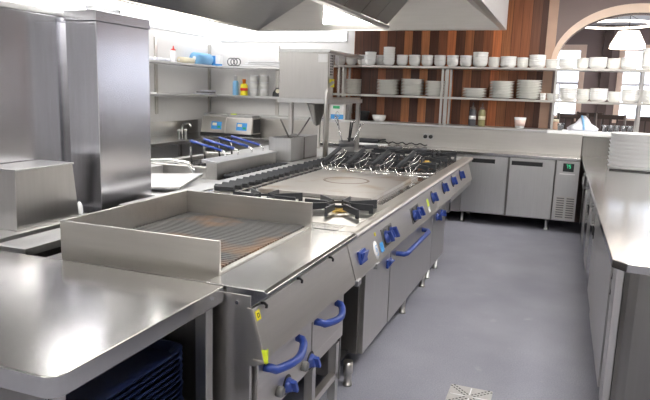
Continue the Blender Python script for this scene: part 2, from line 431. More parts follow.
q = B(-1.853, -1.16, 1.916, 2.79, .868, .885).build('grill_grate', 'void', t)
g = MB(); n = 36
for i in range(n):
    y = 1.925 + i * (2.78 - 1.925) / (n - 1)
    g.box(-1.852, -1.158, y - .006, y + .0075, .885, .912)
g.build('grate_bar', 'grill', q)['kind'] = 'stuff'
B(-1.157, -1.132, 1.916, 2.79, .868, .906).build('drip_channel', 'steel', t, bevel=.002)
for (y0, y1) in ((1.845, 2.352), (2.365, 2.775)):
    d = B(-.965, -.932, y0, y1, .43, .632).build('drawer', 'steel_y', t, bevel=.003)
    ya, yb = (y0 + .045, y0 + .345) if y0 < 2 else (y0 + .02, y0 + .29)
    pts = [(-.932, ya, .585), (-.905, ya + .006, .582)]
    for i in range(9):
        s_ = i / 8; pts.append((-.892 + .030 * math.sin(PI * s_), ya + .02 + (yb - ya - .04) * s_, .572 - .006 * math.sin(PI * s_)))
    pts += [(-.905, yb - .006, .582), (-.932, yb, .585)]
    MB().tube(pts, .0165, 12).build('drawer_handle', 'blue', d)
B(-.975, -.935, 1.83, 2.785, .37, .428).build('control_rail', 'steel_y', t, bevel=.003)
def knob(parent, x, y, z, r=.026, bez=True, mat='blue', tilt=.0):
    k = MB().lathe([(r * 1.05, 0), (r * 1.05, .010), (r * .9, .016), (r * .85, .026), (0, .028)], (x, y, z), 18, 'x').tilt(x, z, tilt).build('knob', mat, parent)
    m = MB(); m.obox((x + .034, y, z), (.026, r * .55, r * 2.0), (.5, 0, 0)); m.tilt(x, z, tilt).build('grip', mat, k, bevel=.003)
    if bez:
        MB().lathe([(r * 1.4, -.002), (r * 1.4, .003), (r * 1.2, .004), (0, .004)], (x, y, z), 18, 'x').tilt(x, z, tilt).build('bezel', 'black', k)
    return k
for (y, z) in ((2.10, .418), (2.345, .418)):
    knob(t, -.933, y, z, .030)
    MB().lathe([(.022, 0), (.022, .02), (.018, .026), (0, .026)], (-.934, y - .085, z + .012), 16, 'x').build('igniter_button', 'knob_grey', t)
for y in (1.855, 2.43, 2.745):
    for x in (-.965, -1.9):
        l = B(x - .02, x + .02, y - .02, y + .02, .02, .345 if x > -1 else .80).build('leg', 'steel_v', t)
        MB().lathe([(.022, 0), (.024, .012), (.018, .02)], (x, y, 0), 12).build('foot', 'black', l)
B(-.98, -.945, 1.86, 2.76, .155, .185).build('stretcher', 'steel_y', t)
q = MB().obox((-.9262, 1.828, .805), (.0012, .030, .034), (0, -.28, 0)).build('warning_label', 'yellow', t)
m = MB()   # thick dark mark printed on the yellow label
for (dy, dz, sy, sz) in ((-.006, .0, .003, .018), (.000, .006, .010, .003), (.006, .0, .003, .014), (.000, -.006, .010, .003)):
    m.obox((-.9252 - dz * .28, 1.828 + dy, .805 + dz), (.0012, sy, sz), (0, -.28, 0))
m.build('printed_mark', 'black', q)
MB().obox((-.886, 1.8035, .668), (.016, .0012, .05), (0, -.25, 0)).build('edge_tape', 'yellow_g', t)
MB().obox((-.8825, 1.813, .665), (.0012, .018, .052), (0, .0, 0)).build('edge_tape', 'yellow_g', t)
MB().prism([(-.96, .832), (-.938, .832), (-.887, .655), (-.887, .640), (-.935, .62), (-.96, .62)], 'y', 1.807, 1.8125).build('end_plate', 'steel_v', t)
MB().lathe([(.007, 0), (.007, .003), (0, .004)], (-1.0, 1.808, .845), 12, 'y').build('bolt', 'chrome', t)

# ------------------------------------------------------------------ range cookers
def burner_grate(parent, x, y, z=.903, s=.32, cap='iron'):
    """cast iron grate: eight upright fins around an open middle, on a square ring"""
    m = MB()
    for k in range(8):
        a = 2 * PI * k / 8 + PI / 8 * 0
        r0, r1 = s * .16, s * (.50 if k % 2 == 0 else .60)
        c = (x + math.cos(a) * (r0 + r1) / 2, y + math.sin(a) * (r0 + r1) / 2, z + .034)
        m.obox(c, (r1 - r0, .0115, .038), (0, 0, a))
    for k in range(8):
        a = 2 * PI * k / 8; r1 = s * (.50 if k % 2 == 0 else .60) - .012
        m.obox((x + math.cos(a) * r1, y + math.sin(a) * r1, z + .011), (.024, .014, .022), (0, 0, a))
    m.lathe([(s * .16, .030), (s * .19, .030), (s * .19, .045), (s * .16, .045), (s * .16, .030)], (x, y, z), 20, caps=False)
    g = m.build('burner_grate', 'iron', parent, bevel=.003)
    MB().lathe([(s * .13, 0), (s * .13, .016), (s * .10, .022), (0, .024)], (x, y, z), 18).build('burner_cap', cap, g)
    return g
TL = .286
def sx_at(z): return -.936 + (.832 - z) * .294      # the sloping control panel
PROF = lambda z1: [(-.99, .632), (-.99, .90), (-.905, .90), (-.890, .894), (-.885, .884), (-.892, .874), (-.936, .834), (-.936, .832), (sx_at(z1), z1), (sx_at(z1) - .004, z1 - .012), (-.955, z1 - .014)]
def panel(y0, y1, z1, name='control_panel'):
    return MB().prism(PROF(z1), 'y', y0, y1)
t = thing('cooking_range', 'stainless range with open burners, scorched solid top and blue oven handle', 'stove', (-1.5, 3.9, 0))
R0, R1 = 2.815, 4.995
panel(R0, R1, .65).build('control_panel', 'steel_y', t, bevel=.002)
B(-2.17, -.99, R0, R1, .80, .90).build('cooktop', 'steel_top', t)
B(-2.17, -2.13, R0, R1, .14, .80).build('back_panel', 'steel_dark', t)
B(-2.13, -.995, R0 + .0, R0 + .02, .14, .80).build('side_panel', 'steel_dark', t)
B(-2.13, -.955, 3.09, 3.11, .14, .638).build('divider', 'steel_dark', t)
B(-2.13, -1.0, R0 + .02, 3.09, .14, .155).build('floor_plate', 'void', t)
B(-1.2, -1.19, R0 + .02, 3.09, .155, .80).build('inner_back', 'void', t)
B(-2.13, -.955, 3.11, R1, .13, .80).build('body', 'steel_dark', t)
d = B(-.955, -.925, 3.115, 3.635, .135, .632).build('cabinet_door', 'steel_v', t, bevel=.003)
d2 = B(-.955, -.922, 3.645, 4.70, .135, .632).build('oven_door', 'steel_v', t, bevel=.003)
B(-.955, -.925, 4.71, R1 - .003, .135, .632).build('kick_panel', 'steel_v', t, bevel=.003)
hp = [(-.925, 3.78, .56), (-.875, 3.79, .558), (-.862, 3.83, .556)] + [(-.862, 3.83 + .68 * i / 6, .556) for i in range(1, 6)] + [(-.862, 4.51, .556), (-.875, 4.55, .558), (-.925, 4.56, .56)]
MB().tube(hp, .017, 12).build('oven_handle', 'blue', d2)
def latch(parent, x, y, z, s=.05, tl=0):
    m = B(x, x + .014, y - s, y + s, z - s * .62, z + s * .62).tilt(x, z, tl).build('latch', 'blue', parent, bevel=.003)
    MB().prism([(x + .014, z - s * .42), (x + .016, z + s * .4), (x + .040, z + s * .42)], 'y', y - s * .7, y + s * .7).tilt(x, z, tl).build('latch_grip', 'blue', m, bevel=.002)
    return m
latch(t, sx_at(.74), 2.965, .74, .055, TL); latch(d, -.925, 3.585, .545, .042)
def on_panel(z): return sx_at(z)
o = MB().lathe([(.036, 0), (.036, .004), (0, .005)], (sx_at(.715), 3.215, .715), 24, 'x', sx=1.05, sy=1.45).tilt(sx_at(.715), .715, TL).build('badge', 'white_pl', t)
m = MB(); bx_ = sx_at(.715)
for (dy, dz, sy, sz) in ((-.012, .010, .004, .034), (.0, .027, .020, .004), (.0, .009, .018, .004), (.011, -.012, .004, .03), (0, -.028, .018, .004)):
    m.box(bx_ + .0052, bx_ + .006, 3.215 + dy - sy / 2, 3.215 + dy + sy / 2, .715 + dz - sz / 2, .715 + dz + sz / 2)
m.tilt(bx_, .715, TL).build('badge_print', 'cyan', o)
def sticker(p, nm, mt, y0, y1, z0, z1):
    zc = (z0 + z1) / 2; x = sx_at(zc)
    return B(x - .001, x + .002, y0, y1, z0, z1).tilt(x, zc, TL).build(nm, mt, p)
sticker(t, 'info_label', 'cyan', 3.30, 3.36, .68, .735)
sticker(t, 'small_sticker', 'yellow', 3.245, 3.27, .785, .805)
for (y, w_) in ((3.18, .03), (2.84, .03)): B(sx_at(.65) - .012, sx_at(.65) + .010, y - w_, y + w_, .625, .655).build('catch', 'steel_pale', t, bevel=.003)
for (ya, yb) in ((3.43, 3.55), (4.16, 4.30)):
    x = sx_at(.745)
    B(x - .002, x + .004, ya - .06, yb + .05, .69, .80).tilt(x, .745, TL).build('knob_plate', 'steel_dark', t, bevel=.002)
    for y in (ya, yb): knob(t, x + .004, y, .745, .036, tilt=TL)
knob(t, sx_at(.765), 4.86, .765, .038, tilt=TL)
sticker(t, 'small_sticker', 'yellow_g', 4.64, 4.70, .725, .78); sticker(t, 'info_label', 'paper_w', 4.64, 4.70, .68, .72)
for (y, s_) in ((2.99, 0), (4.22, 0), (4.90, 0)):
    for x in (-.965, -2.08):
        MB().lathe([(.026, 0), (.026, .012), (.022, .014), (.022, .07), (.026, .072), (.026, .14)], (x, y, 0), 16).build('leg', 'steel', t)
burner_grate(t, -1.16, 3.29, s=.42, cap='brass'); burner_grate(t, -1.64, 3.29, s=.42)
B(-1.96, -.94, 2.93, 3.60, .900, .903).build('burner_tray', 'steel', t)
pl = B(-1.87, -1.07, 3.66, 4.985, .900, .925).build('solid_top', 'plate', t, bevel=.004)
m = MB(); m.lathe([(.175, .9252), (.175, .9258), (.155, .9258), (.155, .9252), (.175, .9252)], (-1.47, 4.33, 0), 40, caps=False)
m.build('ring_lid', 'stain_ring', pl)
def flue(parent, x, y0, y1, n, w=.14, z=.90):
    b = B(x - w / 2, x + w / 2, y0, y1, z - .03, z + .004).build('flue_grille', 'steel', parent)
    for i in range(n):
        y = y0 + (y1 - y0) * (i + .5) / n
        MB().obox((x, y, z + .024), (w, (y1 - y0) / n * .30, .036), (.5, 0, .12)).build('slat', 'iron', b)
flue(t, -2.06, 3.50, R1 - .02, 15)
B(-2.33, -2.18, R0, R1, .84, .905).build('rear_ledge', 'steel_pale', t, bevel=.003)

t = thing('burner_range', 'far stainless gas range with rows of open burners and blue knobs', 'stove', (-1.5, 6, 0))
Q0, Q1 = 5.005, 7.0
panel(Q0, Q1, .655).build('control_panel', 'steel_y', t, bevel=.002)
B(-2.17, -.99, Q0, Q1, .80, .90).build('cooktop', 'steel_top', t)
B(-2.17, -.955, Q0, 5.60, .13, .80).build('body', 'steel_dark', t)
B(-2.17, -2.10, 5.60, Q1, .13, .80).build('back_panel', 'steel_dark', t)
d = B(-.955, -.925, Q0 + .004, 5.60, .135, .632).build('cabinet_door', 'steel_v', t, bevel=.003)
B(-.97, -.895, 5.66, Q1, .595, .640).build('drip_rail', 'steel_pale', t, bevel=.004)
for y in (5.36, 5.83, 6.32): knob(t, sx_at(.775), y, .775, .040, tilt=TL)
sticker(t, 'small_sticker', 'cream_pl', 5.56, 5.60, .70, .74)
for (y, z) in ((5.16, .55), (5.36, .55)): knob(d, -.925, y, z, .030, False)
for y in (5.15, 5.5, 6.9):
    for x in ((-.975, -2.08) if y < 5.6 else (-1.6, -2.08)):
        hgt = .13 if y < 5.6 else .80
        MB().lathe([(.024, 0), (.024, .012), (.02, .014), (.02, hgt)], (x, y, 0), 14).build('leg', 'steel_pale', t)
for (x, y, c) in ((-1.25, 5.55, 'iron'), (-1.25, 6.15, 'brass'), (-1.25, 6.72, 'iron'), (-1.75, 5.55, 'iron'), (-1.75, 6.15, 'iron'), (-1.75, 6.72, 'iron')):
    burner_grate(t, x, y, s=.44, cap=c)
flue(t, -2.06, Q0 + .02, 6.3, 12)
B(-2.33, -2.18, Q0, Q1, .84, .905).build('rear_ledge', 'steel_pale', t, bevel=.003)

# wire stands with black sleeves standing on the far edge of the solid top
def wire_stand():
    r = thing('wire_stand', '', 'wire stand', (0, 0, 0))
    m = MB()
    m.tube([(.165, -.05, .006), (.02, -.05, .006), (0, -.03, .006), (0, .10, .006), (.03, .12, .006), (.165, .12, .006)], .006, 8)
    m.tube([(.02, -.05, .006), (-.02, -.01, .05), (.0, .0, .075)], .005, 8)
    m.tube([(.10, -.045, .006), (.06, .0, .06), (.15, .05, .11), (.17, .09, .155), (.15, .10, .165), (.09, .03, .09), (.12, -.02, .02), (.175, .03, .10)], .004, 8)
    m.build('wire_frame', 'chrome', r)
    MB().tube([(.0, .0, .06), (.115, .09, .185)], .019, 12).build('sleeve', 'rubber', r)
    MB().tube([(.095, .125, .195), (.165, .28, .195)], .017, 12).build('sleeve', 'rubber', r)
    MB().tube([(.075, .01, .04), (.145, .07, .115)], .017, 12).build('sleeve', 'rubber', r)
    return r
w0 = wire_stand()
wl = ['leftmost chrome wire stand with black sleeve on the back of the solid top', 'second chrome wire stand from the left, black sleeved, behind the solid top',
      'third chrome wire stand from the left, black sleeved, behind the solid top', 'rightmost chrome wire stand with black sleeves, its rods reaching the bare steel']
for k, x in enumerate((-1.86, -1.645, -1.43, -1.215)):
    o = w0 if k == 0 else dup(w0, (0, 0, 0), '')
    o.location = (x, 4.86, .926); o['label'] = wl[k]; o['group'] = 'wire stands on the solid top'
m = MB(); m.tube([(-1.045, 4.81, .932), (-.945, 4.815, .932)], .0065, 8); m.tube([(-1.045, 4.98, .932), (-.935, 5.06, .934)], .0065, 8)
m.build('long_rod', 'chrome', o)

# ------------------------------------------------------------------ rear units of the island
t = thing('rear_bench', 'low stainless bench behind the prep table holding the slanted steel box', 'bench', (-2.4, 2.3, 0))
B(-2.73, -2.46, 1.86, 2.79, .79, .838).build('worktop', 'steel_pale', t, bevel=.003)
B(-2.19, -2.02, 1.86, 2.79, .865, .90).build('front_ledge', 'steel_pale', t, bevel=.003)
B(-2.46, -2.19, 1.86, 2.79, .60, .62).build('recess_floor', 'steel_dark', t)
B(-2.72, -2.46, 1.88, 2.77, .12, .79).build('body', 'steel_dark', t)
B(-2.46, -2.05, 1.88, 2.77, .12, .60).build('body', 'steel_dark', t)
B(-2.15, -2.05, 1.88, 2.77, .60, .865).build('ledge_support', 'steel_dark', t)
for x in (-2.68, -2.22):
    for y in (1.92, 2.73): MB().lathe([(.02, 0), (.02, .12)], (x, y, 0), 12).build('leg', 'steel_pale', t)
mb = MB()
vs = [(-2.73, 2.26, .839), (-2.50, 2.26, .839), (-2.50, 2.69, .839), (-2.73, 2.69, .839), (-2.73, 2.27, 1.14), (-2.50, 2.27, 1.14), (-2.50, 2.655, 1.14), (-2.73, 2.655, 1.14)]
mb._add(vs, [(0, 3, 2, 1), (4, 5, 6, 7), (0, 1, 5, 4), (1, 2, 6, 5), (2, 3, 7, 6), (3, 0, 4, 7)])
t = thing('steel_box', 'boxy stainless cover with slanting end standing beside the tall column', 'box', (-2.6, 2.45, .839))
mb.build('box_body', 'steel_v', t, bevel=.004)
B(-2.735, -2.495, 2.265, 2.66, 1.1405, 1.149).build('box_lid', 'steel_pale', t, bevel=.002)
MB().lathe([(.012, 0), (.02, .02), (.016, .06), (.006, .08)], (-2.515, 2.71, .839), 12).build('hinge', 'white_pl', t)

t = thing('tall_cabinet', 'tall brushed steel cabinet side at the left edge, behind the boxy cover', 'cabinet', (-3.1, 2.3, 0))
B(-3.5, -2.755, 1.5, 2.94, .10, 1.955).build('carcass', 'steel_col', t, bevel=.004)
B(-3.5, -2.750, 1.498, 2.942, 1.958, 1.988).build('top_rim', 'steel_pale', t, bevel=.003)
for x in (-3.42, -2.83):
    for y in (1.6, 2.76): MB().lathe([(.022, 0), (.022, .10)], (x, y, 0), 12).build('leg', 'steel_pale', t)
t = thing('steel_column', 'tall narrow stainless boxed column with folded cap behind the chargrill', 'column', (-2.6, 3.1, 0))
B(-2.72, -2.50, 2.875, 3.355, .0, 1.93).build('shaft', 'steel_col', t, bevel=.004)
B(-2.725, -2.494, 2.869, 3.362, 1.931, 1.99).build('cap', 'steel_col', t, bevel=.003)
o = MB().lathe([(.075, 0), (.085, .028), (.09, .03), (.083, .029), (.073, .004), (0, .004)], (-2.6, 3.06, 1.991), 20, sx=.8, sy=1.6).build('glass_dish', 'clear', at=(-2.6, 3.08, 1.991))
tag(o, 'clear oval dish standing on the cap of the tall steel column', 'dish')

t = thing('rear_drainer', 'low stainless drainer bench with bent tube rail between column and fryer', 'bench', (-2.7, 3.8, 0))
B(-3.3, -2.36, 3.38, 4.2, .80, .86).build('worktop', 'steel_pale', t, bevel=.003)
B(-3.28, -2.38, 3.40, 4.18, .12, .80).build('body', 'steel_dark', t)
for x in (-3.24, -2.42):
    for y in (3.45, 4.12): MB().lathe([(.02, 0), (.02, .12)], (x, y, 0), 12).build('leg', 'steel_pale', t)
MB().tube([(-3.2, 3.5, .86), (-3.2, 3.5, .99), (-3.17, 3.55, 1.005), (-3.0, 3.85, 1.01), (-2.82, 4.05, 1.01), (-2.72, 4.12, .985), (-2.68, 4.14, .93), (-2.67, 4.14, .86)], .017, 12).build('rail', 'chrome', t)
B(-3.28, -3.0, 3.42, 4.18, .861, .945).build('raised_ledge', 'steel_pale', t, bevel=.003)
o = MB().obox((-2.66, 3.72, .90), (.42, .50, .018), (.06, -.05, .25)).build('tray_board', 'steel_pale', bevel=.003, at=(-2.66, 3.72, .90))
tag(o, 'pale steel board lying tilted under the bent tube rail', 'board')

t = thing('deep_fryer', 'stainless deep fryer with dark tank in the rear row', 'fryer', (-2.9, 4.7, 0))
mb = MB(); mb.box(-3.35, -3.28, 4.22, 5.3, .12, .92); mb.box(-2.62, -2.52, 4.22, 5.3, .12, .985); mb.box(-3.28, -2.62, 4.22, 4.27, .12, .95); mb.box(-3.28, -2.62, 5.25, 5.3, .12, .95)
mb.build('body', 'steel_v', t, bevel=.004)
MB().prism([(-2.66, .985), (-2.50, .985), (-2.50, 1.0), (-2.66, 1.012)], 'y', 4.215, 5.305).build('rear_flue', 'steel_pale', t, bevel=.003)
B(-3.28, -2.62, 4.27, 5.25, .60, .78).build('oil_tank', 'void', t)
for x in (-3.3, -2.57):
    for y in (4.27, 5.25): MB().lathe([(.02, 0), (.02, .12)], (x, y, 0), 12).build('leg', 'steel_pale', t)
def fry_basket():
    r = thing('fry_basket', '', 'basket', (0, 0, 0))
    m = MB(); w = .075
    for z in (0, .06, .12):
        m.tube([(-.60, -w, z), (-.32, -w, z), (-.32, w, z), (-.60, w, z)], .003, 6, closed=True)
    for i in range(6):
        x = -.60 + .28 * i / 5
        m.tube([(x, -w, .12), (x, -w, 0), (x, w, 0), (x, w, .12)], .002, 6)
    m.build('wire_basket', 'iron2', r)
    MB().tube([(-.32, 0, .12), (-.33, 0, .30), (-.32, 0, .345), (-.02, 0, .283), (0, 0, .272), (.004, 0, .236)], .0085, 10).build('handle', 'chrome', r)
    MB().tube([(-.33, 0, .349), (-.03, 0, .287)], .0115, 10).build('handle_sleeve', 'blue', r)
    return r
f0 = fry_basket()
fl = ['fry basket nearest the tube rail, blue sleeved handle leaning up', 'second fry basket from the tube rail, blue sleeved handle leaning up',
      'third fry basket from the tube rail, blue sleeved handle leaning up', 'fry basket farthest from the tube rail, beside the tall open container']
for k, y in enumerate((4.40, 4.61, 4.86, 5.08)):
    o = f0 if k == 0 else dup(f0, (0, 0, 0), '')
    o.location = (-2.55, y, .786); o['label'] = fl[k]; o['group'] = 'fry baskets in the fryer'

t = thing('rear_counter', 'stainless rear counter carrying the tall open container and the steel oven frame', 'counter', (-2.7, 6, 0))
B(-3.35, -2.36, 5.32, 7.05, .84, .90).build('worktop', 'steel_pale', t, bevel=.003)
B(-3.33, -2.38, 5.34, 7.03, .12, .84).build('body', 'steel_dark', t)
for x in (-3.28, -2.42):
    for y in (5.4, 6.95): MB().lathe([(.02, 0), (.02, .12)], (x, y, 0), 12).build('leg', 'steel_pale', t)
b = B(-2.49, -2.37, 4.22, 5.30, .83, .86).build('lower_flue', 'void', t)
for i in range(12):
    MB().obox((-2.43, 4.27 + i * .09, .882), (.10, .028, .036), (.5, 0, .12)).build('slat', 'iron', b)
B(-2.49, -2.36, 4.22, 5.30, .12, .83).build('side_body', 'steel_dark', t)

t = thing('open_container', 'tall open pale steel container with dark inside, between fryer and oven frame', 'container', (-2.5, 5.5, .9))
mb = MB(); z0, z1 = .9005, 1.125; a, b_, c, d = -2.62, -2.385, 5.02 + .33, 6.02
for w in ((a, a + .008, c, d), (b_ - .008, b_, c, d), (a + .008, b_ - .008, c, c + .008), (a + .008, b_ - .008, d - .008, d)): mb.box(w[0], w[1], w[2], w[3], z0, z1)
mb.box(a, b_, c, d, z0, z0 + .006); mb.build('container_body', 'steel_pale', t)
B(a + .01, b_ - .01, c + .01, d - .01, .908, 1.10).build('shade_fill', 'void', t)  # black block stands for the shade inside the open container
B(b_, b_ + .004, 5.66, 5.68, .905, 1.12).build('seam', 'steel_dark', t)

t = thing('oven_cabinet', 'stainless oven box raised on square posts with vents and yellow tag', 'oven', (-2.45, 6.3, .9))
x0, x1, y0, y1 = -2.735, -2.19, 5.80, 6.88
B(x0, x1 - .012, y0, y1, 1.50, 1.955).build('cabinet_body', 'steel_v', t, bevel=.004)
B(x1 - .012, x1 - .002, y0 + .13, y1 - .02, 1.52, 1.94).build('side_door', 'steel_reflect', t)
B(x0 - .01, x1 + .01, y0 - .01, y1 + .01, 1.955, 1.985).build('top_rim', 'steel_pale', t, bevel=.004)
B(x0 - .01, x1 + .01, y0 - .01, y1 + .01, 1.455, 1.50).build('base_rim', 'steel_pale', t, bevel=.004)
v = B(x1 - .012, x1 - .003, y0 + .02, y0 + .12, 1.72, 1.945).build('vent_panel', 'steel_pale', t)
m = MB()
for i in range(2):
    for j in range(8): m.box(x1 - .003, x1 - .0015, y0 + .03 + i * .042, y0 + .055 + i * .042, 1.735 + j * .026, 1.752 + j * .026)
m.build('vent_hole', 'black', v)['kind'] = 'stuff'
B(x1 - .004, x1 + .004, y0 + .03, y0 + .14, 1.62, 1.70).build('yellow_tag', 'yellow', t)
B(x1 - .12, x1 - .02, y0 - .004, y0 - .001, 1.86, 1.94).build('notice', 'paper_w', t)
B(x1 - .001, x1 + .002, y0 + .16, y0 + .26, 1.85, 1.94).build('notice', 'paper_w', t)
MB().tube([(x1 + .004, y0 + .09, 1.665), (x1 + .03, y0 + .03, 1.665), (x1 + .02, y0 - .03, 1.64), (x1 - .005, y0 - .045, 1.57), (x1 - .012, y0 - .04, 1.40), (x1 - .012, y0 - .035, .907)], .016, 12).build('gas_pipe', 'steel_v', t)
for (x, y) in ((x0 + .03, y0 + .25), (x1 - .025, y0 + .025), (x0 + .03, y1 - .03), (x1 - .025, y1 - .03)):
    B(x - .022, x + .022, y - .022, y + .022, .906 if x > -2.3 else .9005, 1.455).build('post', 'steel_v', t, bevel=.003)

t = thing('conical_strainer', 'grey conical strainer hanging under the oven box behind the open container', 'strainer', (-2.50, 6.28, 1.455))
MB().lathe([(.0, 1.20), (.035, 1.22), (.105, 1.43), (.115, 1.435), (.115, 1.445), (.09, 1.445)], (-2.50, 6.28, 0), 24).build('mesh_cone', 'steel_dark', t)
MB().tube([(-2.50, 6.28, 1.4545), (-2.50, 6.28, 1.446)], .02, 8).build('hanger', 'chrome', t)
for k, (y, lab) in enumerate(((5.55, 'long skimmer handle leaning left out of the open container'), (5.75, 'second long skimmer leaning right out of the open container'))):
    r_ = thing('skimmer', lab, 'skimmer', (-2.5, y, 1.10), 'skimmers in the container')
    d_ = -1 if k == 0 else 1
    MB().tube([(-2.5, y, 1.118), (-2.49, y + d_ * .06, 1.155), (-2.47, y + d_ * .26, 1.30)], .008, 8).build('handle', 'steel_dark', r_)
    MB().lathe([(.0, 0), (.05, .004), (.055, .012), (.05, .008), (0, .006)], (-2.5, y, 1.103), 16).build('mesh_bowl', 'steel_dark', r_)

# utensils at the back
TX, TY = -2.25, 6.6
t = thing('utensil_tub', 'dark round tub holding kitchen tools behind the oven frame', 'tub', (-2.27, 7.2, 0))
t.location = (TX, TY, .9055)
MB().lathe([(.078, .906), (.092, 1.03), (.096, 1.03), (.082, .9056)][::-1], (TX, TY, 0), 24, caps=False).build('tub_wall', 'knob_grey', t)
MB().lathe([(.079, .9058), (.080, .912), (0, .912)], (TX, TY, 0), 24).build('tub_base', 'knob_grey', t)
rnd = random.Random(3)
kinds = [('ladle', 'long steel ladle leaning left in the dark tool tub'), ('spatula', 'black handled spatula leaning forward in the dark tool tub'),
         ('whisk', 'steel whisk standing in the middle of the dark tool tub'), ('tongs', 'pair of steel tongs leaning right in the dark tool tub'),
         ('serving_spoon', 'black handled serving spoon leaning back in the dark tool tub')]
for k, (n_, lab) in enumerate(kinds):
    a = 2 * PI * k / 5 + .4; bx, by = TX + .035 * math.cos(a), TY + .035 * math.sin(a)
    tx, ty, tz = bx + .11 * math.cos(a), by + .11 * math.sin(a), 1.21 + .03 * (k % 3)
    r = thing(n_, lab, 'kitchen tool', (bx, by, .913), 'tools in the dark tub')
    MB().tube([(bx, by, .922), (tx, ty, tz)], .009, 8).build('handle', 'black' if k in (1, 4) else 'chrome', r)
    e = Vector((tx, ty, tz)); dz = Vector((math.cos(a) * .3, math.sin(a) * .3, 1)).normalized()
    if n_ in ('ladle', 'serving_spoon'):
        MB().lathe([(0, -.03), (.025, -.022), (.037, 0), (.034, 0), (.022, -.018), (0, -.026)], e + dz * .03, 16).build('bowl', 'chrome', r)
    elif n_ == 'spatula':
        MB().obox(e + dz * .05, (.07, .004, .10), (0, .1, a)).build('blade', 'chrome', r, bevel=.001)
    elif n_ == 'whisk':
        m = MB()
        for q in range(4):
            b_ = PI * q / 4
            m.tube([e + Vector((math.cos(b_) * .03 * math.sin(PI * i / 8) * 1.0 if i <= 8 else 0, math.sin(b_) * .03 * math.sin(PI * i / 8), .09 * i / 8)) for i in range(9)], .0015, 6)
            m.tube([e + Vector((-math.cos(b_) * .03 * math.sin(PI * i / 8), -math.sin(b_) * .03 * math.sin(PI * i / 8), .09 * i / 8)) for i in range(9)], .0015, 6)
        m.build('wires', 'chrome', r)
    else:
        m = MB(); m.tube([e, e + dz * .06 + Vector((.02, 0, 0)), e + dz * .11], .006, 8); m.tube([e, e + dz * .06 - Vector((.02, 0, 0)), e + dz * .11 - Vector((.008, 0, 0))], .006, 8); m.build('jaws', 'chrome', r)

# ------------------------------------------------------------------ left wall bench and shelves
t = thing('wall_bench', 'stainless bench and splashback along the left wall below the shelves', 'bench', (-4.85, 6, 0))
B(-5.19, -4.5, 2.6, 8.12, .86, .90).build('worktop', 'steel_top', t, bevel=.003)
B(-5.198, -5.18, 2.6, 8.12, .90, 1.09).build('splashback', 'steel', t)
B(-5.15, -4.56, 2.65, 7.6, .30, .33).build('undershelf', 'steel_dark', t)
for y in (2.7, 4.3, 5.9, 7.55):
    for x in (-5.12, -4.55): B(x - .02, x + .02, y - .02, y + .02, 0, .86).build('leg', 'steel_v', t)
t = thing('tap', 'chrome twin tap on the left wall bench, near the food warmers', 'tap', (-5.05, 7.55, .9))
MB().tube([(-5.05, 7.5, .901), (-5.05, 7.5, 1.02), (-5.02, 7.5, 1.06), (-4.93, 7.5, 1.06), (-4.90, 7.5, 1.03)], .014, 10).build('spout', 'chrome', t)
for y in (7.42, 7.58): MB().lathe([(.02, 0), (.02, .05), (.03, .055), (.03, .075), (0, .08)], (-5.05, y, .9015), 14).build('valve', 'chrome', t)

def food_warmer(x0, x1, y0, y1, lab):
    t = thing('food_warmer', lab, 'appliance', ((x0 + x1) / 2, (y0 + y1) / 2, .9), 'food warmers in the corner')
    vs = [(x0, y0 - .03, .935), (x1, y0 - .03, .935), (x1, y1, .935), (x0, y1, .935), (x0, y0 + .02, 1.165), (x1, y0 + .02, 1.165), (x1, y1, 1.165), (x0, y1, 1.165)]
    MB()._add(vs, [(0, 3, 2, 1), (4, 5, 6, 7), (0, 1, 5, 4), (1, 2, 6, 5), (2, 3, 7, 6), (3, 0, 4, 7)]).build('casing', 'steel', t, bevel=.005)
    B(x0 - .005, x1 + .005, y0 - .04, y1, .9005, .935).build('base', 'black', t)
    B(x0 + .01, x1 - .01, y0 + .03, y1 - .01, 1.1655, 1.20).build('lid', 'steel_pale', t, bevel=.004)
    l = MB().obox(((x0 + x1) / 2 + .05, y0 - .0085, 1.04), (.17, .002, .11), (-.21, 0, 0)).build('label_sheet', 'cyan', t)
    MB().obox(((x0 + x1) / 2 + .02, y0 - .0065, 1.058), (.07, .004, .04), (-.21, 0, 0)).build('label_print', 'cream_pl', l)
    MB().obox(((x0 + x1) / 2 + .095, y0 - .0135, 1.02), (.05, .004, .03), (-.21, 0, 0)).build('label_print', 'green', l)
    B(x1 + .001, x1 + .006, y0 + .04, y1 - .02, .95, 1.15).build('side_sheet', 'black', t)  # plain black sheet over the right side
    return t
food_warmer(-4.93, -4.53, 7.83, 8.07, 'left stainless food warmer with blue label on the corner bench')
w2 = food_warmer(-4.51, -4.09, 7.80, 8.07, 'right stainless food warmer with blue label and yellow sticker on top')
B(-4.49, -4.42, 7.90, 7.95, 1.2005, 1.215).build('yellow_sticker', 'yellow_g', w2)

t = thing('wall_shelving', 'two tier white steel wall shelving on uprights above the left bench', 'shelf', (-5.1, 7, 1.4))
for z, nm in ((1.475, 0), (1.90, 1)):
    B(-5.17, -4.88, 3.4, 8.17, z - .03, z).build('shelf_board', 'steel_pale', t, bevel=.003)
for y in (4.6, 7.1, 8.46):
    B(-5.2, -5.175, y - .025, y + .025, 1.2, 2.22).build('upright', 'steel', t)
t = thing('corner_shelving', 'two tier white steel shelving on the white back wall left of the oven', 'shelf', (-4, 8.4, 1.4))
for z in (1.475, 1.90):
    B(-5.17, -2.90, 8.18, 8.47, z - .03, z).build('shelf_board', 'steel_pale', t, bevel=.003)
for x in (-4.03,):
    B(x - .025, x + .025, 8.475, 8.5, 1.2, 2.22).build('upright', 'steel', t)

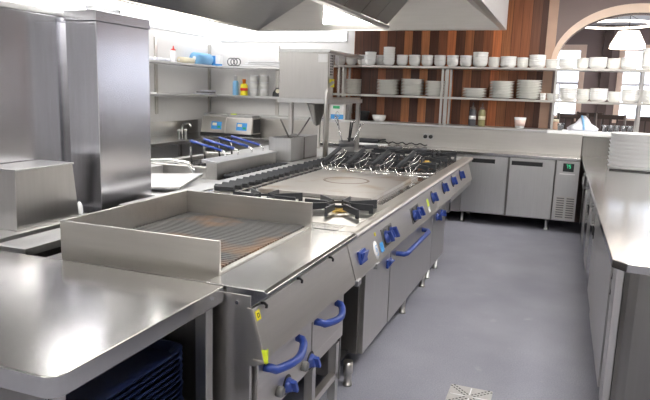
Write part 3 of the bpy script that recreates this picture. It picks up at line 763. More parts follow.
# goods on those shelves
def bottle(name, lab, x, y, z, body, cap, h, r, grp=None, nozzle=True):
    t = thing(name, lab, 'bottle', (x, y, z), grp)
    MB().lathe([(r * .95, 0), (r, .01), (r, h * .62), (r * .75, h * .70), (r * .72, h * .72)], (x, y, z), 18).build('body', body, t)
    pr = [(r * .78, h * .72), (r * .78, h * .78), (r * .3, h * .82), (r * .15, h), (0, h)] if nozzle else [(r * .45, h * .72), (r * .42, h * .9), (r * .5, h * .9), (r * .5, h), (0, h)]
    MB().lathe(pr, (x, y, z), 18).build('cap', cap, t)
    return t
ZU, ZL = 1.9005, 1.4755
bottle('sauce_bottle', 'white squeeze bottle with red nozzle on the upper left wall shelf', -5.03, 7.28, ZU, 'white_pl', 'red', .22, .042)
m = MB()
for i in range(4): m.lathe([(0, 0), (.055, .004), (.065, .02), (.055, .04), (0, .045)], (-5.02, 6.72 + i * .12, ZU + .001), 14)
t = thing('folded_towel', 'rolled white towels lying at the near end of the upper shelf', 'towel', (-5.02, 6.9, ZU)); m.build('roll', 'cloth', t)
def roll(name, lab, y0, y1, r, mat, core):
    t = thing(name, lab, 'roll', (-5.02, (y0 + y1) / 2, ZU))
    MB().lathe([(0, 0), (r, 0), (r, y1 - y0), (0, y1 - y0)], (-5.02, y0, ZU + r + .001), 22, 'y').build('sheet', mat, t)
    MB().lathe([(r * .35, -.004), (r * .35, .0)], (-5.02, y0, ZU + r + .001), 16, 'y').build('core', core, t)
roll('paper_roll', 'small cream roll beside the big blue roll on the upper shelf', 7.40, 7.74, .042, 'cream_pl', 'paper_w')
roll('wipe_roll', 'big blue wipe roll lying on the upper left wall shelf', 7.78, 8.16, .085, 'blue_pale', 'paper_w')
t = thing('carton', 'small blue and white carton at the corner of the upper shelf', 'box', (-4.99, 8.3, ZU))
B(-5.03, -4.89, 8.26, 8.34, ZU, ZU + .15).build('carton_body', 'cyan', t); B(-4.955, -4.885, 8.255, 8.345, ZU + .03, ZU + .16).build('carton_face', 'paper_w', t)
m = MB(); 
for q in range(3): m.tube([(-4.72 + q * .05 + .055 * math.cos(2 * PI * i / 14), 8.3 + .01 * q, ZU + .065 + .055 * math.sin(2 * PI * i / 14)) for i in range(14)], .007, 6, closed=True)
tag(m.build('coiled_cable', 'black', at=(-4.7, 8.3, ZU)), 'coiled black cable on the upper corner shelf beside the carton', 'cable')
for k in range(3):
    o = B(-4.48 + k * .05, -3.62 + k * .03, 8.2, 8.44, ZU + .002 + k * .028, ZU + .026 + k * .028).build('flat_tray', 'white_pl', bevel=.004, at=(-4, 8.3, ZU + k * .028))
    tag(o, ('lowest', 'middle', 'topmost')[k] + ' white flat tray of the pile on the upper corner shelf', 'tray', 'white trays on the corner shelf')
for k in range(3):
    o = MB().obox((-4.97, 7.95 + k * .06, ZL + .011 + k * .021), (.2, .26, .018), (0, 0, .2 * k)).build('magazine', 'paper' if k != 1 else 'grey_bottle', at=(-4.97, 7.95 + k * .06, ZL))
    tag(o, ('lowest', 'middle', 'topmost')[k] + ' of three flat printed booklets on the lower left shelf', 'booklet', 'booklets on the lower shelf')
o = B(-5.12, -4.92, 6.5, 6.75, ZL, ZL + .02).build('notepad', 'paper_w', at=(-5, 6.6, ZL)); tag(o, 'white notepad lying on the lower left shelf by the column', 'notepad')
bottle('water_bottle', 'clear bluish plastic bottle on the lower corner shelf', -4.64, 8.31, ZL, 'blue_pale', 'white_pl', .30, .045, nozzle=False)
t = bottle('sauce_bottle', 'yellow and red sauce bottle on the lower corner shelf', -4.49, 8.30, ZL, 'yellow', 'orange', .24, .055, nozzle=False)
MB().lathe([(.0565, .07), (.0565, .11)], (-4.49, 8.30, ZL), 18).build('label_band', 'red', t)
jar = thing('storage_jar', '', 'jar', (0, 0, 0))
MB().lathe([(.058, 0), (.062, .01), (.062, .085), (.057, .085), (.057, .008), (0, .006)], (0, 0, 0), 18).build('jar_body', 'jar_pl', jar)
MB().lathe([(.064, .086), (.064, .10), (0, .101)], (0, 0, 0), 18).build('jar_lid', 'white_pl', jar)
for c, x in enumerate((-4.33, -4.16)):
    for k in range(3):
        o = jar if (c, k) == (0, 0) else dup(jar, (0, 0, 0), '')
        o.location = (x, 8.32, ZL + k * .102); o['group'] = 'clear jars on the lower corner shelf'
        o['label'] = ('bottom', 'middle', 'top')[k] + ' clear lidded jar of the ' + ('left', 'right')[c] + ' jar stack on the lower corner shelf'
t = thing('tape_dispenser', 'small black tape dispenser on the lower corner shelf beside the jars', 'dispenser', (-3.95, 8.3, ZL))
MB().prism([(-4.01, ZL), (-3.86, ZL), (-3.84, ZL + .05), (-3.88, ZL + .12), (-3.95, ZL + .13), (-4.0, ZL + .06)], 'y', 8.27, 8.33).build('housing', 'black', t, bevel=.006)
MB().lathe([(.03, -.002), (.03, .066), (0, .066)], (-3.92, 8.265, ZL + .08), 16, 'y').build('tape', 'cream_pl', t)

# ------------------------------------------------------------------ far bench: fridge, worktop, shelves, crockery
t = thing('undercounter_fridge', 'two door stainless undercounter fridge with display and vent grille', 'fridge', (-.45, 8.0, 0))
B(-1.22, .245, 7.76, 8.40, .135, .862).build('carcass', 'steel_dark', t)
B(-1.22, -1.105, 7.735, 7.76, .135, .862).build('side_filler', 'steel_v', t)
for (a, b_, ha, hb) in ((-1.095, -.565, -.99, -.715), (-.54, -.028, -.52, -.165)):
    d = B(a, b_, 7.712, 7.758, .15, .858).build('fridge_door', 'steel_pale', t, bevel=.004)
    h = B(ha, hb, 7.7085, 7.7118, .772, .825).build('handle_recess', 'black', d)
    B(ha + .004, hb - .004, 7.706, 7.7086, .820, .825).build('handle_lip', 'steel_dark', h)
p = B(-.012, .245, 7.715, 7.758, .15, .858).build('service_panel', 'steel_pale', t, bevel=.003)
d = B(.062, .182, 7.711, 7.7148, .735, .832).build('display', 'black', p)
m = MB()     # two lit digits, seven segment style
for k, segs in enumerate(((0, 1, 2), (0, 5, 6, 2, 3))):
    x = .098 + k * .030; z = .778; w_, h_ = .018, .02
    S = {0: (x, x + w_, z + 2 * h_ - .004, z + 2 * h_), 1: (x + w_ - .004, x + w_, z + h_, z + 2 * h_), 2: (x + w_ - .004, x + w_, z, z + h_), 3: (x, x + w_, z, z + .004),
         5: (x, x + .004, z + h_, z + 2 * h_), 6: (x, x + w_, z + h_ - .002, z + h_ + .002)}
    for s_ in segs: m.box(S[s_][0], S[s_][1], 7.7092, 7.7108, S[s_][2], S[s_][3])
m.build('digits', 'led', d)
B(.03, .20, 7.7125, 7.7148, .70, .712).build('label_strip', 'paper_w', p)
for c in range(2):
    g = B(.02 + c * .11, .115 + c * .11, 7.7125, 7.7148, .17, .44).build('vent_grille', 'steel', p)
    m = MB()
    for i in range(9): m.box(.026 + c * .11, .109 + c * .11, 7.711, 7.7128, .185 + i * .028, .197 + i * .028)
    m.build('vent_slot', 'knob_grey', g)['kind'] = 'stuff'
for x in (-1.075, -.065):
    for y in (7.80, 8.34): MB().lathe([(.024, 0), (.026, .02), (.020, .025), (.020, .135)], (x, y, 0), 14).build('foot', 'steel_pale', t)
t = thing('far_worktop', 'long stainless worktop with upstand running along the far wall', 'worktop', (-2, 7.95, .87))
B(-4.49, .25, 7.70, 8.13, .864, .90).build('bench_surface', 'steel_top', t, bevel=.004)
B(-4.49, .25, 8.10, 8.135, .901, 1.154).build('upstand', 'steel', t)
t = thing('base_cabinet', 'closed stainless base unit under the far worktop behind the ranges', 'cabinet', (-2.8, 8, 0))
B(-4.45, -1.24, 7.76, 8.12, .10, .862).build('carcass', 'steel_v', t)
for k in range(4):
    d = B(-4.40 + k * .79, -3.65 + k * .79, 7.735, 7.758, .14, .85).build('door', 'steel_v', t, bevel=.003)
    B(-3.85 + k * .79, -3.72 + k * .79, 7.715, 7.733, .77, .79).build('handle', 'black', d)
for x in (-4.3, -2.8, -1.4): MB().lathe([(.02, 0), (.02, .10)], (x, 7.9, 0), 12).build('foot', 'steel_pale', t)

t = thing('power_outlet', 'double power outlet with two black plugs on the steel upstand', 'outlet', (-1.63, 8.09, 1.03))
B(-1.70, -1.56, 8.093, 8.0995, .99, 1.07).build('face_plate', 'steel_pale', t, bevel=.003)
for x in (-1.665, -1.595): MB().lathe([(.026, 0), (.024, -.035), (0, -.036)], (x, 8.093, 1.03), 14, 'y').build('plug', 'black', t)
m = MB(); m.tube([(-2.25 + .62 * i / 24, 8.05 + .02 * math.sin(i * .8), .912 + .012 * (1 + math.sin(i * 1.3))) for i in range(25)] , .008, 6)
tag(m.build('power_cable', 'black', at=(-1.9, 8.05, .901)), 'loose black cable lying along the foot of the steel upstand', 'cable')
t = thing('roasting_pan', 'dark shallow roasting pan on the far worktop below the white bowl', 'pan', (-2.45, 7.95, .9))
MB().lathe([(.0, 0), (.16, 0), (.19, .06), (.195, .06), (.165, .004)], (-2.48, 7.96, .901), 24, sx=1.2, sy=.69).build('pan_body', 'iron', t)
MB().tube([(-2.27, 7.93, .955), (-2.2, 7.93, .965), (-2.16, 7.93, .97)], .01, 8).build('pan_handle', 'black', t)
o = B(-2.62, -2.1, 7.73, 7.82, .9005, .92).build('chopping_board', 'white_pl', bevel=.003, at=(-2.35, 7.8, .9)); tag(o, 'white chopping board lying on the far worktop behind the wire stands', 'board')

t = thing('crockery_shelving', 'two tier stainless shelving of crockery in front of the timber wall', 'shelf', (-.6, 8.3, 1.19))
ZP, ZQ = 1.555, 1.945
for z in (ZP, ZQ):
    B(-2.86, 1.75, 8.17, 8.47, z - .028, z).build('shelf_board', 'steel', t, bevel=.003)
for x in (-2.84, -1.505, -1.44, -.115, .845, 1.72):
    for y in (8.185, 8.45): B(x - .014, x + .014, y - .014, y + .014, 1.1905, ZQ - .028).build('post', 'steel_v', t)

# one of each kind of crockery, then copies
def bowl_m(r, h, foot=.5, th=.002):
    return MB().lathe([(0, .004), (r * foot * .85, .004), (r * foot * .9, 0), (r * foot, 0), (r * foot * 1.05, .005), (r * .80, h * .20), (r * .93, h * .45), (r * .985, h * .8), (r, h), (r - th, h), (r * .97 - th, h * .8), (r * .91 - th, h * .47), (r * .76, h * .23), (r * foot, .010), (0, .009)], (0, 0, 0), 24)
def plate_m(r):
    return MB().lathe([(0, .003), (r * .5, .003), (r * .53, 0), (r * .6, 0), (r * .64, .005), (r * .985, .019), (r, .022), (r * .985, .024), (r * .64, .011), (0, .009)], (0, 0, 0), 28)
KIND = {
    'bowl': ('bowl', bowl_m(.079, .078, .55), 'white', .033), 'big_bowl': ('bowl', bowl_m(.097, .085, .55), 'white', .034),
    'dish': ('dish', bowl_m(.088, .045, .72), 'china_warm', .021), 'big_dish': ('dish', bowl_m(.101, .048, .72), 'white', .022),
    'plate': ('plate', plate_m(.155), 'china_warm', .0195), 'small_plate': ('plate', plate_m(.135), 'china_warm', .0195), 'ramekin': ('ramekin', bowl_m(.038, .045, .85), 'white', .038),
    'side_dish': ('dish', bowl_m(.072, .042, .75), 'china_warm', .021)}
PROTO = {}
def put(kind, x, y, z, label, cat, group):
    if kind not in PROTO:
        nm, mb_, mt, st = KIND[kind]
        o = mb_.build({'plate': 'dinner_plate'}.get(nm, nm), mt); PROTO[kind] = o
    else:
        o = PROTO[kind].copy(); COL.objects.link(o)
    o.location = (x, y, z); o.rotation_euler = (0, 0, (x * 7.3) % 6)
    tag(o, label, cat, group); return o
def stack(kind, x, n, z, where, group, y=8.31):
    nm = KIND[kind][0]; st = KIND[kind][3]
    for k in range(n):
        j = n - 1 - k
        pos = 'topmost' if j == 0 else ('lowest' if k == 0 else ORD[j] + ' from top')
        put(kind, x, y, z + .0005 + k * st, f'{pos} white {nm} in the {where}', nm, group)
UP = [('bowl', -2.52, 4), ('bowl', -2.26, 6), ('bowl', -2.085, 3), ('bowl', -1.915, 3), ('bowl', -1.745, 3), ('bowl', -1.575, 3), ('bowl', -1.408, 3), ('bowl', -1.238, 3), ('big_bowl', -1.055, 4),
      ('side_dish', -.88, 5), ('big_dish', -.705, 5), ('side_dish', -.53, 5), ('big_dish', -.355, 6), ('side_dish', -.18, 4), ('big_dish', -.005, 4), ('side_dish', .17, 5), ('big_dish', .345, 5), ('side_dish', .52, 5), ('big_dish', .695, 5), ('big_dish', .915, 10)]
for k, (kd, x, n) in enumerate(UP):
    w = ('leftmost stack on the upper shelf' if k == 0 else 'rightmost tall stack on the upper shelf' if k == len(UP) - 1 else f'{ORD[k]} stack from left, upper shelf')
    stack(kd, x, n, ZQ, w, 'crockery stacks on the upper shelf', 8.255 if k < 2 else 8.30)
for x, w in ((-2.66, 'hidden stack left behind the first upper shelf stack'), (-2.40, 'short stack between first and second upper shelf stacks')):
    stack('bowl', x, 3, ZQ, w, 'crockery stacks on the upper shelf', 8.40)
LO = [('plate', -2.27, 10, 'leftmost plate stack, lower shelf'), ('plate', -1.93, 11, 'second plate stack from left, lower shelf'), ('small_plate', -1.62, 10, 'plate stack left of the double post'),
      ('plate', -1.10, 6, 'short plate stack above the squeeze bottles'), ('plate', -.76, 11, 'plate stack right of the short one'), ('plate', -.425, 12, 'tallest plate stack above the paper cup'),
      ('ramekin', -.25, 2, 'small pile by the trim post'), ('side_dish', -.138, 3, 'low stack just right of the trim post'),
      ('big_dish', .04, 6, 'first tall dish stack before the arch, lower shelf'), ('side_dish', .215, 6, 'second dish stack before the arch, lower shelf'), ('big_dish', .39, 6, 'third dish stack before the arch, lower shelf'),
      ('side_dish', .565, 5, 'fourth dish stack before the arch, lower shelf'), ('big_dish', .74, 6, 'dish stack by the last post, lower shelf'), ('big_dish', .955, 6, 'dish stack at the right picture edge, lower shelf')]
for kd, x, n, w in LO: stack(kd, x, n, ZP, w, 'crockery stacks on the lower shelf', 8.22 if kd == 'ramekin' else 8.31)

# things on the ledge under the shelves
ZL2 = 1.1905
t = bottle('squeeze_bottle', 'dark squeeze bottle on the steel ledge, left of its pair', -1.10, 8.28, ZL2, 'grey_bottle', 'clear', .30, .045, 'squeeze bottles on the ledge')
MB().lathe([(.046, .085), (.046, .13)], (-1.10, 8.28, ZL2), 18).build('label_band', 'paper_w', t)
t = bottle('squeeze_bottle', 'olive squeeze bottle on the steel ledge, right of its pair', -.98, 8.28, ZL2, 'olive_bottle', 'clear', .30, .045, 'squeeze bottles on the ledge')
MB().lathe([(.046, .085), (.046, .13)], (-.98, 8.28, ZL2), 18).build('label_band', 'cream_pl', t)
t = thing('paper_cup', 'pale pink paper tub standing on the steel ledge', 'cup', (-.50, 8.28, ZL2))
MB().lathe([(.055, 0), (.075, .135), (.072, .135), (.053, .004), (0, .004)], (-.50, 8.28, ZL2), 20).build('cup_wall', 'paper_w', t)
MB().lathe([(.0600, .03), (.0708, .102)], (-.50, 8.28, ZL2), 20).build('printed_band', 'pink', t)
put('big_bowl', -2.37, 8.29, ZL2, 'single white bowl standing on the left end of the steel ledge', 'bowl', 'single bowl on the ledge')
t = thing('black_tub', 'black plastic tub on the steel ledge left of the single bowl', 'tub', (-2.6, 8.3, ZL2))
MB().lathe([(.08, 0), (.10, .11), (.105, .115), (.10, .13), (0, .135)], (-2.62, 8.3, ZL2), 20).build('tub_body', 'black', t)
MB().lathe([(.107, .115), (.107, .122)], (-2.62, 8.3, ZL2), 20).build('tub_rim', 'rubber', t)
t = thing('wipes_box', 'white box with blue and green print on the ledge behind the oven frame', 'box', (-2.95, 8.3, ZL2))
B(-3.06, -2.86, 8.22, 8.36, ZL2, ZL2 + .20).build('carton_body', 'paper_w', t)
B(-3.06, -2.86, 8.2185, 8.22, ZL2 + .005, ZL2 + .07).build('blue_print', 'cyan', t); B(-3.03, -2.93, 8.2185, 8.22, ZL2 + .15, ZL2 + .19).build('green_print', 'green', t)
# clutter on the pass under the arch
m = MB(); rn = random.Random(5)
prof = [(.15, 0), (.165, .03), (.135, .06), (.085, .09), (.055, .14), (.02, .185), (0, .19)]
seg = 22; vs = []; fs = []
for (r, z) in prof:
    for k in range(seg):
        a = 2 * PI * k / seg; q = 1 + .16 * math.sin(a * 5 + z * 9) + .08 * rn.random()
        vs.append((.25 + r * q * math.cos(a) * 1.0, 8.34 + r * q * math.sin(a) * .7, ZL2 + .001 + z))
for i in range(len(prof) - 1):
    for k in range(seg): l = (k + 1) % seg; fs.append((i * seg + k, i * seg + l, (i + 1) * seg + l, (i + 1) * seg + k))
fs.append(tuple(range(seg))[::-1]); m._add(vs, fs, True)
t = thing('napkin_bundle', 'peaked white and blue cloth bundle on the pass under the arch', 'cloth', (.22, 8.34, ZL2)); m.build('cloth_fold', 'cloth', t)
MB().tube([(.26, 8.225, ZL2 + .02), (.255, 8.26, ZL2 + .075), (.24, 8.29, ZL2 + .14), (.225, 8.325, ZL2 + .185)], .014, 8).build('blue_stripe', 'blue_pale', t)
tum = thing('tumbler', '', 'glass', (0, 0, 0))
MB().lathe([(.026, 0), (.034, .085), (.031, .085), (.024, .006), (0, .006)], (0, 0, 0), 16).build('glass_wall', 'clear', tum)
MB().lathe([(.0245, .007), (.028, .045), (0, .046)], (0, 0, 0), 14).build('drink', 'grey_bottle', tum)
for k, x in enumerate((-.015, .0, .50, .57, .64, .71, .78)):
    o = tum if k == 0 else dup(tum, (0, 0, 0), '')
    o.location = (x, (8.20, 8.45)[k] if k < 2 else 8.36 + .05 * math.sin(k * 2), ZL2); o['group'] = 'glasses on the pass'
    o['label'] = ('leftmost small tumbler on the pass, beside the tan jar', 'second small tumbler on the pass, left of the cloth bundle', 'first small tumbler right of the cloth bundle on the pass', 'second small tumbler right of the cloth bundle on the pass',
                  'third small tumbler right of the cloth bundle on the pass', 'fourth small tumbler right of the cloth bundle on the pass', 'rightmost small tumbler on the pass, beside the shelf post')[k]
t = thing('spice_jar', 'tan spice jar with pale lid at the left end of the pass', 'jar', (-.07, 8.3, ZL2))
MB().lathe([(.04, 0), (.042, .01), (.042, .09), (.035, .1)], (-.07, 8.33, ZL2), 16).build('jar_body', 'post', t); MB().lathe([(.037, .1), (.037, .13), (0, .131)], (-.07, 8.33, ZL2), 16).build('jar_lid', 'cream_pl', t)
# dining chairs beyond the pass
ch = thing('dining_chair', '', 'chair', (0, 0, 0))
for (x, y, h_) in ((-.2, -.2, 1.36), (.2, -.2, 1.36), (-.2, .2, .72), (.2, .2, .72)):
    MB().tube([(x, y, 0), (x, y, .72), (x * 1.05, y * (1.25 if y < 0 else 1), h_)], .02, 8).build('leg', 'chair', ch)
B(-.23, .23, -.23, .23, .72, .76).build('seat', 'chair', ch, bevel=.008)
m = MB()
for z in (.95, 1.28): m.box(-.2, .2, -.245, -.22, z, z + .07)
for x in (-.1, 0, .1): m.box(x - .012, x + .012, -.24, -.225, 1.02, 1.28)
m.build('backrest', 'chair', ch)
for k, (x, y, r) in enumerate(((.10, 10.6, .2), (.74, 10.9, -.15), (1.25, 10.7, .1), (.42, 11.6, 3.0))):
    o = ch if k == 0 else dup(ch, (0, 0, 0), '')
    o.location = (x, y, 0); o.rotation_euler = (0, 0, r); o['group'] = 'dark chairs in the dining room'
    o['label'] = ('dark high dining chair seen through the pass, left of the cloth bundle', 'dark high dining chair seen through the pass, right of the cloth bundle', 'dark high dining chair before the right hand dining window', 'farthest dark high dining chair, near the dining room back wall')[k]
# ring chandelier and lamp
t = thing('ring_chandelier', 'glowing ring chandelier hanging in the dining room beyond the arch', 'chandelier', (.62, 10.5, 2.68))
m = MB(); RC = .52
m.tube([(.62 + RC * math.cos(2 * PI * i / 48), 10.5 + RC * 1.0 * math.sin(2 * PI * i / 48), 2.70) for i in range(48)], .017, 10, closed=True); m.build('light_ring', 'ring', t)
for k in range(3):
    a = 2 * PI * k / 3 + .5
    MB().tube([(.62 + RC * math.cos(a), 10.5 + RC * math.sin(a), 2.725), (.62, 10.5, ZC - .0)], .003, 6).build('wire', 'black', t)
t = thing('pendant_lamp', 'white drum shade pendant lamp under the arch, glowing', 'lamp', (.76, 9.8, 2.3))
MB().lathe([(.235, 2.30), (.225, 2.36), (.135, 2.53), (.13, 2.53), (.22, 2.36), (.23, 2.30)], (.76, 9.8, 0), 36).build('lamp_shade', 'shade', t)
MB().lathe([(.137, 2.528), (.137, 2.534), (0, 2.536)], (.76, 9.8, 0), 24).build('shade_top', 'shade', t)
MB().tube([(.76, 9.8, 2.535), (.76, 9.8, ZC)], .005, 6).build('cord', 'black', t)

# ------------------------------------------------------------------ right hand counter
t = thing('right_worktop', 'polished stainless worktop with clipped corner along the right side', 'worktop', (.7, 5.5, .86))
MB().prism([(.26, 8.13), (.26, 2.875), (.315, 2.812), (1.25, 2.79), (1.25, 8.13)], 'z', .862, .90).build('bench_surface', 'steel_mirror', t, bevel=.003)
B(.26, 1.25, 8.085, 8.115, .901, 1.13).build('upstand', 'steel_dark', t)
t = thing('end_cabinet', 'near end stainless cabinet of the right counter with plain end panel', 'cabinet', (.7, 3.4, 0))
mb = MB(); p = [(.335, 4.46), (.335, 3.02), (.35, 2.985), (.385, 2.965), (1.2, 2.95), (1.2, 4.46)]
mb.prism(p, 'z', .10, .86); mb.build('carcass', 'steel_dark', t, bevel=.003)
d = B(.298, .333, 3.30, 4.45, .11, .84).build('door', 'steel_v', t, bevel=.003)
B(.298, .333, 3.04, 3.19, .11, .84).build('stile', 'steel_v', t, bevel=.003)
B(.326, .334, 3.19, 3.30, .11, .84).build('gap', 'void', t)
for z in (.62, .70): MB().tube([(.32, 3.235, z), (.305, 3.245, z + .015), (.31, 3.25, z + .04)], .008, 8).build('hinge', 'black', t)
for (x, y) in ((.40, 3.05), (1.1, 3.05), (.40, 4.4), (1.1, 4.4)): MB().lathe([(.02, 0), (.02, .10)], (x, y, 0), 12).build('foot', 'steel_pale', t)
labs = ['second stainless fridge cabinet from the near end of the right counter', 'third stainless fridge cabinet from the near end of the right counter', 'farthest stainless cabinet of the right counter, next to the display fridge']
for k, y0 in enumerate((4.47, 5.48, 6.49)):
    t = thing('counter_cabinet', labs[k], 'cabinet', (.75, y0 + .5, 0), 'cabinets under the right worktop')
    B(.335, 1.2, y0, y0 + 1.0, .10, .86).build('carcass', 'steel_dark', t)
    for q in range(2):
        ya = y0 + .01 + q * .495
        d = B(.300, .333, ya, ya + .485, .14, .845).build('door', 'steel_mirror' if q else 'steel_v', t, bevel=.003)
        m = MB(); yh = ya + .06 if q else ya + .42
        m.tube([(.300, yh, .80), (.272, yh, .795), (.268, yh, .76), (.268, yh, .70), (.272, yh, .665), (.300, yh, .66)], .009, 8); m.build('handle', 'steel_pale', d)
        B(.294, .300, yh - .02, yh + .02, .56, .64).build('lock_plate', 'black', d)
    for (x, y) in ((.40, y0 + .07), (1.1, y0 + .07), (.40, y0 + .93), (1.1, y0 + .93)): MB().lathe([(.02, 0), (.02, .10)], (x, y, 0), 12).build('foot', 'steel_pale', t)
t = thing('far_corner_cabinet', 'blank stainless corner cabinet where the two worktops meet', 'cabinet', (.75, 7.8, 0))
B(.335, 1.2, 7.50, 8.12, .10, .86).build('carcass', 'steel_dark', t); B(.30, .333, 7.51, 7.70, .14, .845).build('filler', 'steel_v', t)
for x in (.4, 1.1): MB().lathe([(.02, 0), (.02, .10)], (x, 7.8, 0), 12).build('foot', 'steel_pale', t)
# stack of big round platters
pm = MB().lathe([(0, .004), (.17, .004), (.20, 0), (.215, .004), (.232, .040), (.236, .046), (.228, .046), (.208, .012), (0, .012)], (0, 0, 0), 40)
po = pm.build('round_platter', 'white_pl')
for k in range(8):
    o = po if k == 0 else po.copy()
    if k: COL.objects.link(o)
    o.location = (.715, 7.05, .9215 + k * .0405)
    tag(o, ('topmost' if k == 7 else 'lowest' if k == 0 else ORD[7 - k] + ' from top') + ' big white round platter in the stack on the right worktop', 'platter', 'big white platters on the right worktop')
m = MB(); m.lathe([(.225, 0), (.232, .006), (.228, .020), (.20, .020), (.20, 0)], (.715, 7.05, .9008), 32)
t = thing('plastic_wrap', 'crumpled clear plastic wrap around the foot of the platter stack', 'wrap', (.715, 7.05, .9))
m.build('wrap_skirt', 'white_pl', t)
o = MB().obox((.68, 6.64, .907), (.40, .045, .010), (0, 0, -.12)).build('shadow', 'black', at=(.68, 6.64, .901)); tag(o, 'thin dark flat slate lying in front of the platter stack', 'shadow')  # dark strip standing for the shaded gap below the wrap

# ------------------------------------------------------------------ canopy hood
t = thing('canopy_hood', 'large stainless exhaust canopy with sloped inner panels over the cooking island', 'hood', (-2.1, 4, 2.3))
HX0, HX1, HY0, HY1, HZ = -3.72, -.67, .9, 7.2, 2.30
mb = MB()
for w in ((HX0 - .012, HX0, HY0, HY1), (HX1, HX1 + .012, HY0, HY1), (HX0, HX1, HY1, HY1 + .012), (HX0, HX1, HY0 - .012, HY0)): mb.box(w[0], w[1], w[2], w[3], HZ, ZC - .001)
mb.build('outer_skirt', 'steel_pale', t)
mb = MB()
for w in ((HX0, HX0 + .05, HY0, HY1), (HX1 - .05, HX1, HY0, HY1), (HX0 + .05, HX1 - .05, HY1 - .04, HY1), (HX0 + .05, HX1 - .05, HY0, HY0 + .04)): mb.box(w[0], w[1], w[2], w[3], HZ - .002, HZ + .012)
mb.build('gutter_lip', 'steel', t)
ZT = 2.80; dz = ZT - HZ - .012; z0 = HZ + .012
sl = lambda x, s, d: x + s * d
lx0, lx1 = HX0 + .05, HX0 + .05 + .95        # left slope
rx0, rx1 = HX1 - .05, HX1 - .05 - .63        # right slope
GX = -2.03                                  # central gutter
MB().quad((lx0, HY0, z0), (lx0, HY1 - .04, z0), (lx1, HY1 - .14, ZT), (lx1, HY0, ZT)).build('left_panel', 'hood_in', t)  # shade on this inward slope is put into its darker steel
MB().quad((rx0, HY0, z0), (rx0, HY1 - .04, z0), (rx1, HY1 - .14, ZT), (rx1, HY0, ZT)).build('right_panel', 'steel', t)
MB().quad((HX0 + .05, HY1 - .04, z0), (HX1 - .05, HY1 - .04, z0), (rx1, HY1 - .14, ZT), (lx1, HY1 - .14, ZT)).build('end_panel', 'steel', t)
MB().quad((lx0, HY0 + .04, z0), (rx0, HY0 + .04, z0), (rx1, HY0 + .14, ZT), (lx1, HY0 + .14, ZT)).build('near_panel', 'steel', t)
B(lx1, rx1, HY0, HY1 - .14, ZT, ZT + .01).build('roof_panel', 'steel', t)
B(GX - .02, GX + .06, HY0 + .05, HY1 - .05, HZ + .02, HZ + .05).build('centre_gutter', 'steel', t, bevel=.004)
n = 12
for k in range(n):
    y0 = HY0 + .1 + k * (HY1 - HY0 - .25) / n; y1 = y0 + (HY1 - HY0 - .25) / n - .012
    for s_ in (1, -1):
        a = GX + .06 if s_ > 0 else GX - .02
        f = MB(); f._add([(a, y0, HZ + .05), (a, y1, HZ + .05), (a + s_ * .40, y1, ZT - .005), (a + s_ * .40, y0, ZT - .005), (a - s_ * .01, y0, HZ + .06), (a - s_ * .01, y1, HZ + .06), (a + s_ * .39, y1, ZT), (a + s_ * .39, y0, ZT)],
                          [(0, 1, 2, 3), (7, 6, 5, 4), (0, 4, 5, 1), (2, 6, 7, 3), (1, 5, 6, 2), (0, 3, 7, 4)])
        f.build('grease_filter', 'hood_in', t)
for y0 in (1.4, 3.4):
    c = B(GX - .14, GX - .04, y0, y0 + 1.2, HZ + .06, HZ + .12).build('canopy_glow', 'light_hood', t)

B(-3.42, -3.30, 3.3, 4.55, HZ + .17, HZ + .20).build('canopy_glow', 'light_hood', t)  # unseen glowing strip added for the bright streak on the prep table
B(-2.74, GX - .03, 7.00, 7.04, HZ + .06, HZ + .30).build('canopy_glow', 'light', t)  # glowing sheet stands in for the overlit part of the end panel

# ------------------------------------------------------------------ lights
def batten(name, lab, box, mat, fr):
    t = thing(name, lab, 'light', ((box[0] + box[1]) / 2, (box[2] + box[3]) / 2, box[4]), 'fluorescent lights')
    B(*box).build('diffuser', mat, t); B(*fr).build('housing', 'white_pl', t)
for k, (ya, yb) in enumerate(((2.0, 4.1), (4.15, 6.25), (6.3, 8.4))):
    batten('wall_light', ('nearest', 'middle', 'farthest')[k] + ' glowing fluorescent fitting high on the left wall', (-5.17, -5.06, ya, yb, 2.36, 2.62), 'light_wall', (-5.199, -5.172, ya, yb, 2.34, 2.64))
batten('wall_light', 'glowing fluorescent fitting high on the white back wall', (-5.0, -2.95, 8.36, 8.46, 2.30, 2.52), 'light_wall', (-5.0, -2.95, 8.462, 8.498, 2.28, 2.54))
for k, (x, y) in enumerate(((.6, .2), (.6, 3.4), (.1, 7.2), (-2.2, -1.0), (-4.45, 4.6), (3.6, 11.2), (1.5, 10.0), (1.5, 6.9))):  # ceiling fittings out of view, several added to brighten crockery, platters and dining room
    w, l = (.32, .62) if x > 0 else ((.6, .3) if k == 3 else (.15, 1.4))
    if k == 2: w, l = .28, .28
    batten('unseen_ceiling_light', ['unseen ceiling panel light above the near floor', 'unseen ceiling panel light above the middle of the aisle', 'unseen ceiling panel light added above the far aisle', 'unseen ceiling panel light behind the camera position', 'unseen long ceiling light between canopy and left wall', 'unseen ceiling panel light added over the far side of the dining room', 'unseen ceiling panel light added over the near side of the dining room', 'unseen ceiling panel light added above the right worktop'][k],
           (x - w, x + w, y - l, y + l, ZC - .045, ZC - .02), 'light', (x - w - .02, x + w + .02, y - l - .02, y + l + .02, ZC - .019, ZC - .001))

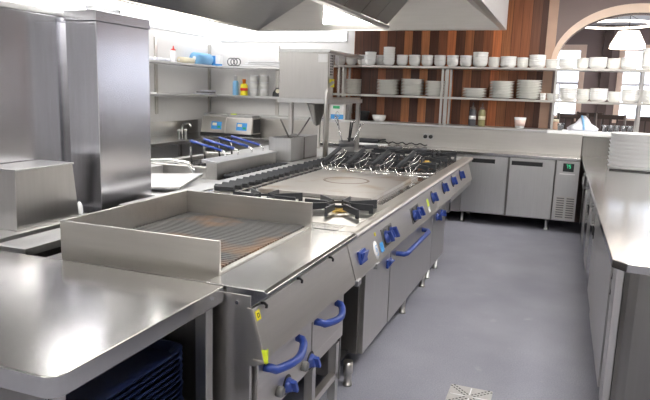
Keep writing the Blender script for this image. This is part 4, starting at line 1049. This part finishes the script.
# ------------------------------------------------------------------ floor drain
t = thing('floor_drain', 'perforated pale square drain cover set in the grey floor', 'drain', (-.34, 3.1, 0))
cx, cy_, hs = -.327, 3.125, .112
MB().box(cx - hs, cx + hs, cy_ - hs, cy_ + hs, .0005, .004).build('cover', 'drain_pl', t, bevel=.001)
hm = MB()
for sx_ in (1, -1):
    for sy_ in (1, -1):
        for i in range(1, 7):
            for w_ in (-.010, .010):
                d_ = .004 + i * .0158; x = cx + sx_ * d_ + sy_ * sx_ * w_ * .7 * sy_; y = cy_ + sy_ * d_ - sy_ * w_ * .7
                hm.obox((x, y, .0043), (.013, .0075, .0008), (0, 0, math.atan2(sy_, sx_)))
hm.build('drain_hole', 'black', t)['kind'] = 'stuff'
for a in range(4):
    b_ = a * PI / 2
    MB().obox((cx + math.cos(b_) * .06, cy_ + math.sin(b_) * .06, .0045), (.08, .006, .002), (0, 0, b_)).build('rib', 'white_pl', t)

# ------------------------------------------------------------------ daylight and camera
w = bpy.data.worlds.new('daylight'); scene.world = w; w.use_nodes = True
nt = w.node_tree; bg = nt.nodes['Background']
sky = nt.nodes.new('ShaderNodeTexSky'); sky.sky_type = 'HOSEK_WILKIE'; sky.turbidity = 6; sky.sun_direction = (.3, .2, .9)
mx = nt.nodes.new('ShaderNodeMix'); mx.data_type = 'RGBA'; mx.inputs[0].default_value = .35
mx.inputs[6].default_value = (.80, .86, 1.0, 1); nt.links.new(sky.outputs[0], mx.inputs[7]); nt.links.new(mx.outputs[2], bg.inputs[0])
bg.inputs[1].default_value = 4.0

cam = bpy.data.cameras.new('camera'); co = bpy.data.objects.new('camera', cam); COL.objects.link(co)
H, PIT, ROL, YAW, FPX = 1.5818, -0.1758, 0.0317, 0.3614, 614.17
cy, sy, cp, sp = math.cos(YAW), math.sin(YAW), math.cos(PIT), math.sin(PIT)
fw = Vector((-sy * cp, cy * cp, sp)); rt = Vector((cy, sy, 0)); up = rt.cross(fw)
r2 = rt * math.cos(ROL) + up * math.sin(ROL); u2 = -rt * math.sin(ROL) + up * math.cos(ROL)
mt = Matrix.Identity(4)
for i in range(3): mt[i][0], mt[i][1], mt[i][2] = r2[i], u2[i], -fw[i]
mt[2][3] = H
co.matrix_world = mt
cam.sensor_width = 36; cam.sensor_fit = 'HORIZONTAL'; cam.lens = FPX * 36 / 650; cam.clip_start = .02
scene.camera = co
scene.view_settings.view_transform = 'Standard'
scene.view_settings.look = 'None'
scene.view_settings.exposure = 0.55
